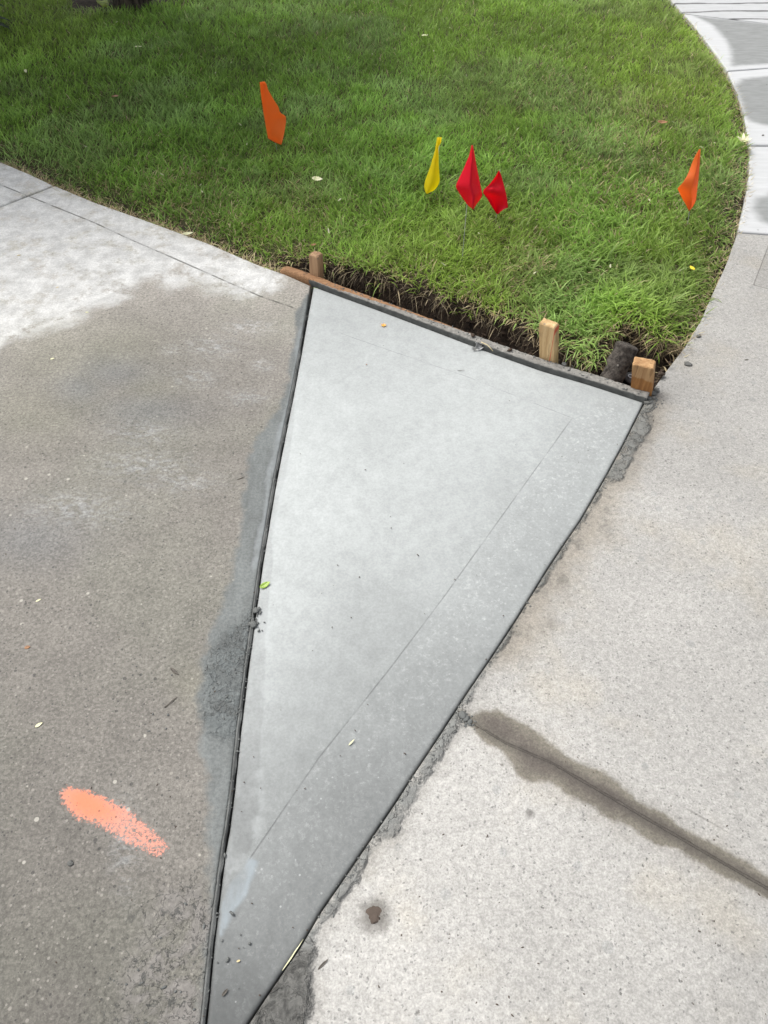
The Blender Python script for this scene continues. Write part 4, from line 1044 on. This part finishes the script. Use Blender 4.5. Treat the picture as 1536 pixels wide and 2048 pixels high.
def lmat(name, a, b, vein=None):
    m = M(name); c = m.mix(m.mr(m.noise(140, 4, .6, vec=m.obj), .35, .65), a, b)
    if vein:
        sep = m.n('ShaderNodeSeparateXYZ'); m.put(sep.inputs[0], m.obj)
        c = m.mix(m.mr(m.ab(sep.outputs[1]), .0003, .0009, .8, 0), c, vein)
    return m.out(c, .5, m.bump(m.noise(220, 3, .6, vec=m.obj), .4, .001))
LG = lmat('fresh_leaf', (.20, .32, .05, 1), (.36, .50, .10, 1), (.55, .65, .25, 1)); LC = lmat('cream_leaf', (.62, .60, .36, 1), (.78, .76, .52, 1))
LY = lmat('yellow_leaf', (.60, .46, .02, 1), (.80, .62, .05, 1)); LB = lmat('brown_leaf', (.20, .10, .05, 1), (.36, .19, .09, 1)); LO = lmat('orange_petal', (.75, .30, .03, 1), (.85, .50, .10, 1))
LT = lmat('tan_chip', (.50, .40, .20, 1), (.66, .56, .33, 1)); LK = lmat('dark_leaf', (.045, .04, .032, 1), (.10, .085, .07, 1)); LGR = lmat('grey_scrap', (.22, .22, .21, 1), (.55, .55, .54, 1))
leaf_mesh(P(530, 1171), .021, .0095, .65, LG, 'leaf', 'small yellow green leaf lying across the left joint', roll=.3, z=.001)
leaf_mesh(P(637, 391), .034, .014, -.2, LC, 'leaf', 'cream dead leaf lying on the grass left of the yellow flag', z=.050, roll=.5, serr=.15)
leaf_mesh(P(1374, 567), .020, .011, 1.9, LY, 'leaf', 'bright yellow leaf in the grass below the right orange flag', z=.045)
leaf_mesh(P(1318, 272), .035, .013, -.1, LB, 'leaf', 'reddish brown leaf in the grass above the right orange flag', z=.045, roll=.4)
leaf_mesh(P(237, 219), .026, .016, .3, LB, 'leaf', 'round brown leaf in the grass on the far left', z=.045)
leaf_mesh(P(377, 473), .030, .008, .3, LC, 'leaf', 'narrow greenish cream leaf on the lawn edge beside the driveway', z=.008, roll=.5)
leaf_mesh(P(849, 98), .030, .020, .5, LC, 'leaf', 'pale leaf high up in the middle of the lawn', z=.05, serr=.3)
leaf_mesh(P(283, 121), .030, .014, .2, LC, 'leaf', 'pale leaf in the shaded grass below the tree', z=.05, serr=.3)
leaf_mesh(P(60, 172), .030, .010, 1.7, LC, 'leaf', 'upright pale leaf at the far left of the lawn', z=.05, roll=.8)
leaf_mesh(P(629, 513), .016, .009, .3, LB, 'leaf', 'brown leaf in the grass behind the small stake', z=.035)
for i, (dx, r_) in enumerate([(0, .4), (9, 1.3), (-10, 2.2), (5, 2.9)]):
    pass
fe = empty('withered_flower', P(1480, 300)); tag(fe, 'withered cream flower head on the lawn edge above the right orange flag', 'flower')
bx_, by_, _ = P(1480, 302)
for i in range(9):
    a = i * .7; pl_ = leaf_mesh((0, 0, 0), .030, .009, 0, LC, 'petal', None, None, z=0, serr=.25, roll=.5 * math.sin(i * 2), seed=i)
    for kk in ('label', 'category'): 
        if kk in pl_: del pl_[kk]
    pl_.parent = fe; pl_.location = (.013 * math.cos(a), .013 * math.sin(a), .03 + .004 * (i % 3)); pl_.rotation_euler = (.2 * math.sin(i), -.4, a)
oe = empty('orange_blossom', P(767, 651)); tag(oe, 'tiny dried orange blossom on the fresh slab near the form board', 'flower')
for i in range(6):
    a = i * 1.1 + .3; pl_ = leaf_mesh((0, 0, 0), .009, .0030, 0, LO, 'petal', None, None, z=0, seed=i)
    pl_.parent = oe; pl_.location = (.0035 * math.cos(a), .0035 * math.sin(a), .0005); pl_.rotation_euler = (0, -.3, a)
# chips and slivers
chips = [((38, 511), .012, .0042, -.05, LT, 'tan wood chip on the dry white part of the driveway'), ((115, 575), .008, .003, .4, LT, 'small tan chip below the wood chip on the driveway'),
         ((174, 625), .009, .004, -.1, LC, 'cream chip at the lower rim of the white dried patch'), ((105, 718), .010, .005, .2, LC, 'whitish flake on the damp driveway near the left edge'),
         ((586, 1910), .044, .0015, .98, LC, 'yellow grass straw lying in the right joint near the bottom'), ((703, 1485), .013, .0022, .8, LC, 'pale seed husk on the fresh slab'),
         ((477, 1922), .005, .0022, .3, LT, 'tiny yellow fleck near the tip of the fresh slab'), ((922, 741), .018, .0012, -.1, LK, 'thin dark curved twig on the fresh slab'),
         ((646, 1929), .017, .003, .75, LK, 'dark grey sliver on the pale slab near the bottom'), ((450, 1985), .010, .0035, .9, LK, 'dark fleck near the bottom tip of the fresh slab'),
         ((482, 957), .016, .0022, .45, LK, 'dark twig on the mortar film left of the joint'), ((55, 1295), .010, .006, .2, LB, 'reddish flake on the damp driveway at the far left'),
         ((342, 1405), .026, .0024, .85, LK, 'thin dark stick on the driveway left of the crusted mortar'), ((349, 1343), .020, .005, -.7, LK, 'dark scuffed scrap above the thin stick'),
         ((77, 1201), .010, .003, .5, LC, 'white sliver at the far left of the driveway'), ((1493, 720), .010, .003, -.05, LK, 'dark chip on the pale slab at the right edge'),
         ((1454, 497), .009, .003, 0, LK, 'dark chip on the pale slab just below its top joint'), ((733, 729), .003, .003, 0, LB, 'tiny red brown bead on the fresh slab'),
         ((78, 1450), .012, .005, .6, LC, 'pale flake on the driveway above the orange spray mark'), ((1526, 271), .010, .007, .6, LK, 'dark pebble like chip on the path at the upper right')]
for (px_, l_, w_, r_, mt, lb) in chips:
    leaf_mesh(P(*px_), l_, w_, r_, mt, 'chip', lb, 'chip', fold=.3, z=.0003, curl=.05)
# crumpled scrap with a straw by the board
q0 = P(957, 697); se = empty('crumpled_scrap', q0); tag(se, 'crumpled grey scrap with a straw leaning on the form board', 'debris')
for i, (dx, dy, L_, W_, r_, rl, z0) in enumerate([(-.004, -.003, .030, .010, .15, .4, .0005), (-.002, .002, .022, .014, .5, .9, .004), (.003, .003, .018, .012, -.4, -.8, .006), (-.006, .003, .016, .010, 1.2, .5, .010)]):
    o = leaf_mesh((0, 0, 0), L_, W_, 0, LGR if i != 2 else LK, 'scrap_fold', None, None, z=0, roll=rl, curl=.5, seed=i + 3)
    o.parent = se; o.location = (dx, dy, z0); o.rotation_euler = (.2, .1 * i, r_)
s0, s1_ = Vector(P(962, 684, .018)) , Vector(P(986, 702, .012))
V, F = tube([s0, (s0 + s1_) / 2 + Vector((.001, 0, .004)), s1_], .0009, 6); mesh_np('straw', V, F, LT, se)

# small pale flecks and clover like leaves in the lawn are stuff
nn = 260; pp = sample(4000, -2.2, 2.2, 1.4, 4.6); s_ = sdf(pp, lawn_poly); t_ = sdf(pp, trench_poly)
pp = pp[(s_ > .04) & (t_ < -.02)][:nn]; n = len(pp)
zz = full_z(pp[:, 0], pp[:, 1], np.full(n, .3), np.full(n, -1.)) + rng.uniform(.02, .04, n)
col = np.tile(np.array([.55, .55, .36]), (n, 1)) * (.5 + .6 * rng.random(n)[:, None])
V, F, cc = blades(np.column_stack([pp, zz]), .012 * (.4 + rng.random(n)), .004 * (.4 + rng.random(n)), rng.random(n) * 6.28, rng.uniform(.7, 1.6, n), rng.uniform(-.5, .5, n), col, col)
tag(mesh_np('fallen_petals', V, F, MAT_STRAW, cols=cc), 'tiny pale petals and flecks scattered in the lawn', 'petals', kind='stuff')

# ------------------------------------------------------------------ tree over the far left of the lawn, bed plants
m = M('bark'); bk = m.noise(45, 6, .7, vec=m.stretch(1, 1, .25, vec=m.obj), dist=.6)
MAT_BARK = m.out(m.mix(m.mr(bk, .35, .65), (.028, .022, .018, 1), (.15, .12, .095, 1)), .9, m.bump(bk, 1, .012))
tb = Vector(P(266, 32)); 
def treeleaves(centres, per, size, colA, colB, seed=1):
    r = np.random.default_rng(seed); V = []; Cc = []
    for (c, R_) in centres:
        p = r.normal(0, 1, (per, 3)); p /= np.linalg.norm(p, axis=1)[:, None]; p *= (r.random(per) ** .45)[:, None] * R_
        p = p * np.array([1, 1, .7]) + np.array(c)
        a = r.normal(0, 1, (per, 3)); a /= np.linalg.norm(a, axis=1)[:, None]
        b = r.normal(0, 1, (per, 3)); b -= (b * a).sum(1)[:, None] * a; b /= np.linalg.norm(b, axis=1)[:, None]
        s = size * (.6 + .8 * r.random(per))[:, None]
        q = np.stack([p - a * s, p + b * s * .45, p + a * s, p - b * s * .45], 1); V.append(q.reshape(-1, 3))
        cm = r.random(per)[:, None]; col = np.array(colA) * cm + np.array(colB) * (1 - cm); Cc.append(np.repeat(col, 4, 0))
    V = np.vstack(V); n_ = len(V) // 4; return V, (np.arange(n_ * 4), np.full(n_, 4)), np.vstack(Cc)
te = empty('tree', (tb.x, tb.y, 0)); tag(te, 'rough barked tree trunk rising from the mulch bed at the top left', 'tree')
pth = [Vector((tb.x + .03 * math.sin(i * .8), tb.y + .02 * i, -.05 + i * .28)) for i in range(11)]
V, F = tube(pth, [.095, .072, .064, .06, .058, .055, .052, .05, .046, .04, .03], 22)
V = [tuple(Vector(p) + Vector((nd(p, 22, .012, 1), nd(p, 22, .012, 2), 0))) for p in V]
mesh_np('trunk', V, F, MAT_BARK, te)
r = np.random.default_rng(3); cen = []
for i in range(56):
    a = r.random() * 6.28; d_ = r.random() ** .6 * 1.5
    cen.append(((tb.x - 1.45 + d_ * math.cos(a) * .95, tb.y - .25 + d_ * math.sin(a) * .8, 1.45 + r.random() * 1.3), .34 + .25 * r.random()))
for i in range(12):
    c = cen[i * 4][0]; p0 = pth[6 + i % 4]; V, F = tube([p0, (p0 + Vector(c)) / 2 + Vector((0, 0, .08)), Vector(c)], [.028, .018, .008], 8)
    mesh_np('limb', V, F, MAT_BARK, te)
V, F, cc = treeleaves(cen, 520, .062, (.05, .11, .02), (.10, .17, .04), 5)
mesh_np('crown', V, F, MAT_GRASS, te, cols=cc, smooth=False)

def leafy(name, px_, label, nleaf, L_, Wd, h_, cA, cB, spread=1.0, seed=0, upright=.5, cat='plant'):
    bx, by, _ = P(*px_); e = empty(name, (bx, by, 0)); tag(e, label, cat)
    r = np.random.default_rng(seed); VV = []; li = []; cc = []; off_ = 0
    sV, sF = [], []
    for i in range(nleaf):
        a = r.random() * 6.28; el = upright + r.random() * .8; d_ = Vector((math.cos(a) * math.cos(el), math.sin(a) * math.cos(el), math.sin(el)))
        tip_ = Vector((bx, by, 0)) + d_ * h_ * (.5 + .6 * r.random()) * spread
        V, F = tube([Vector((bx, by, 0)), (Vector((bx, by, 0)) + tip_) / 2 + Vector((0, 0, .02)), tip_], .0016, 5)
        sF += [tuple(x_ + len(sV) for x_ in f) for f in F]; sV += V
        sd2 = d_.cross(Vector((0, 0, 1))).normalized(); out_ = (d_ * Vector((1, 1, .25))).normalized()
        n_ = 6; l_ = L_ * (.6 + .6 * r.random()); w0 = Wd * (.7 + .5 * r.random())
        col = np.array(cA) * r.random() + np.array(cB) * .6
        for k in range(n_ + 1):
            t = k / n_; c = tip_ + out_ * l_ * t + Vector((0, 0, -.35 * l_ * t * t)); ww = w0 * math.sin(math.pi * (t * .93 + .05)) * .5
            for s in (-1, 0, 1):
                VV.append(tuple(c + sd2 * ww * s + Vector((0, 0, abs(s) * ww * .35)))); cc.append(col * (1.25 if s == 0 else 1))
        for k in range(n_):
            for s in range(2): o_ = off_ + k * 3 + s; li.append((o_, o_ + 3, o_ + 4, o_ + 1))
        off_ += (n_ + 1) * 3
    mesh_np('foliage', VV, li, MAT_GRASS, e, cols=np.array(cc)); mesh_np('stem', sV, sF, MAT_STEM, e)
    return e
MAT_STEM = simple_mat('green_stem', (.10, .14, .04), .6)
leafy('broadleaf_weed', (208, 22), 'yellow green broad leaved weed left of the tree trunk', 12, .07, .045, .10, (.22, .30, .03), (.22, .28, .02), seed=4)
leafy('broadleaf_weed', (308, 20), 'small yellow green weed right of the tree trunk', 9, .05, .025, .08, (.18, .24, .04), (.16, .22, .03), seed=6)
leafy('strappy_plant', (236, 34), 'grassy tuft in front of the mulch between weed and trunk', 14, .11, .008, .05, (.05, .13, .02), (.07, .14, .03), seed=8, upright=.7)
leafy('shrub', (-75, 80), 'dark leafy shrub just reaching into the picture at the far left', 60, .09, .04, .24, (.03, .06, .02), (.02, .045, .015), seed=9, upright=.2, cat='shrub')
# mulch pieces
mb = bed_poly; lo, hi = mb.min(0), mb.max(0); Vs, lis, lts, off = [], [], [], 0
pp = rng.uniform(lo, hi, (2600, 2)); pp = pp[inside(pp, mb)]
for p in pp[:900]: k += 1; crumb_at(p, rng.uniform(.006, .015), k, .0)
MAT_MULCH = simple_mat('bark_mulch', (.035, .024, .017), .9, .6, 40, .8, .004)
tag(mesh_np('mulch', np.vstack(Vs), (np.concatenate(lis), np.concatenate(lts)), MAT_MULCH), 'dark bark mulch around the tree at the top left', 'mulch', kind='stuff')
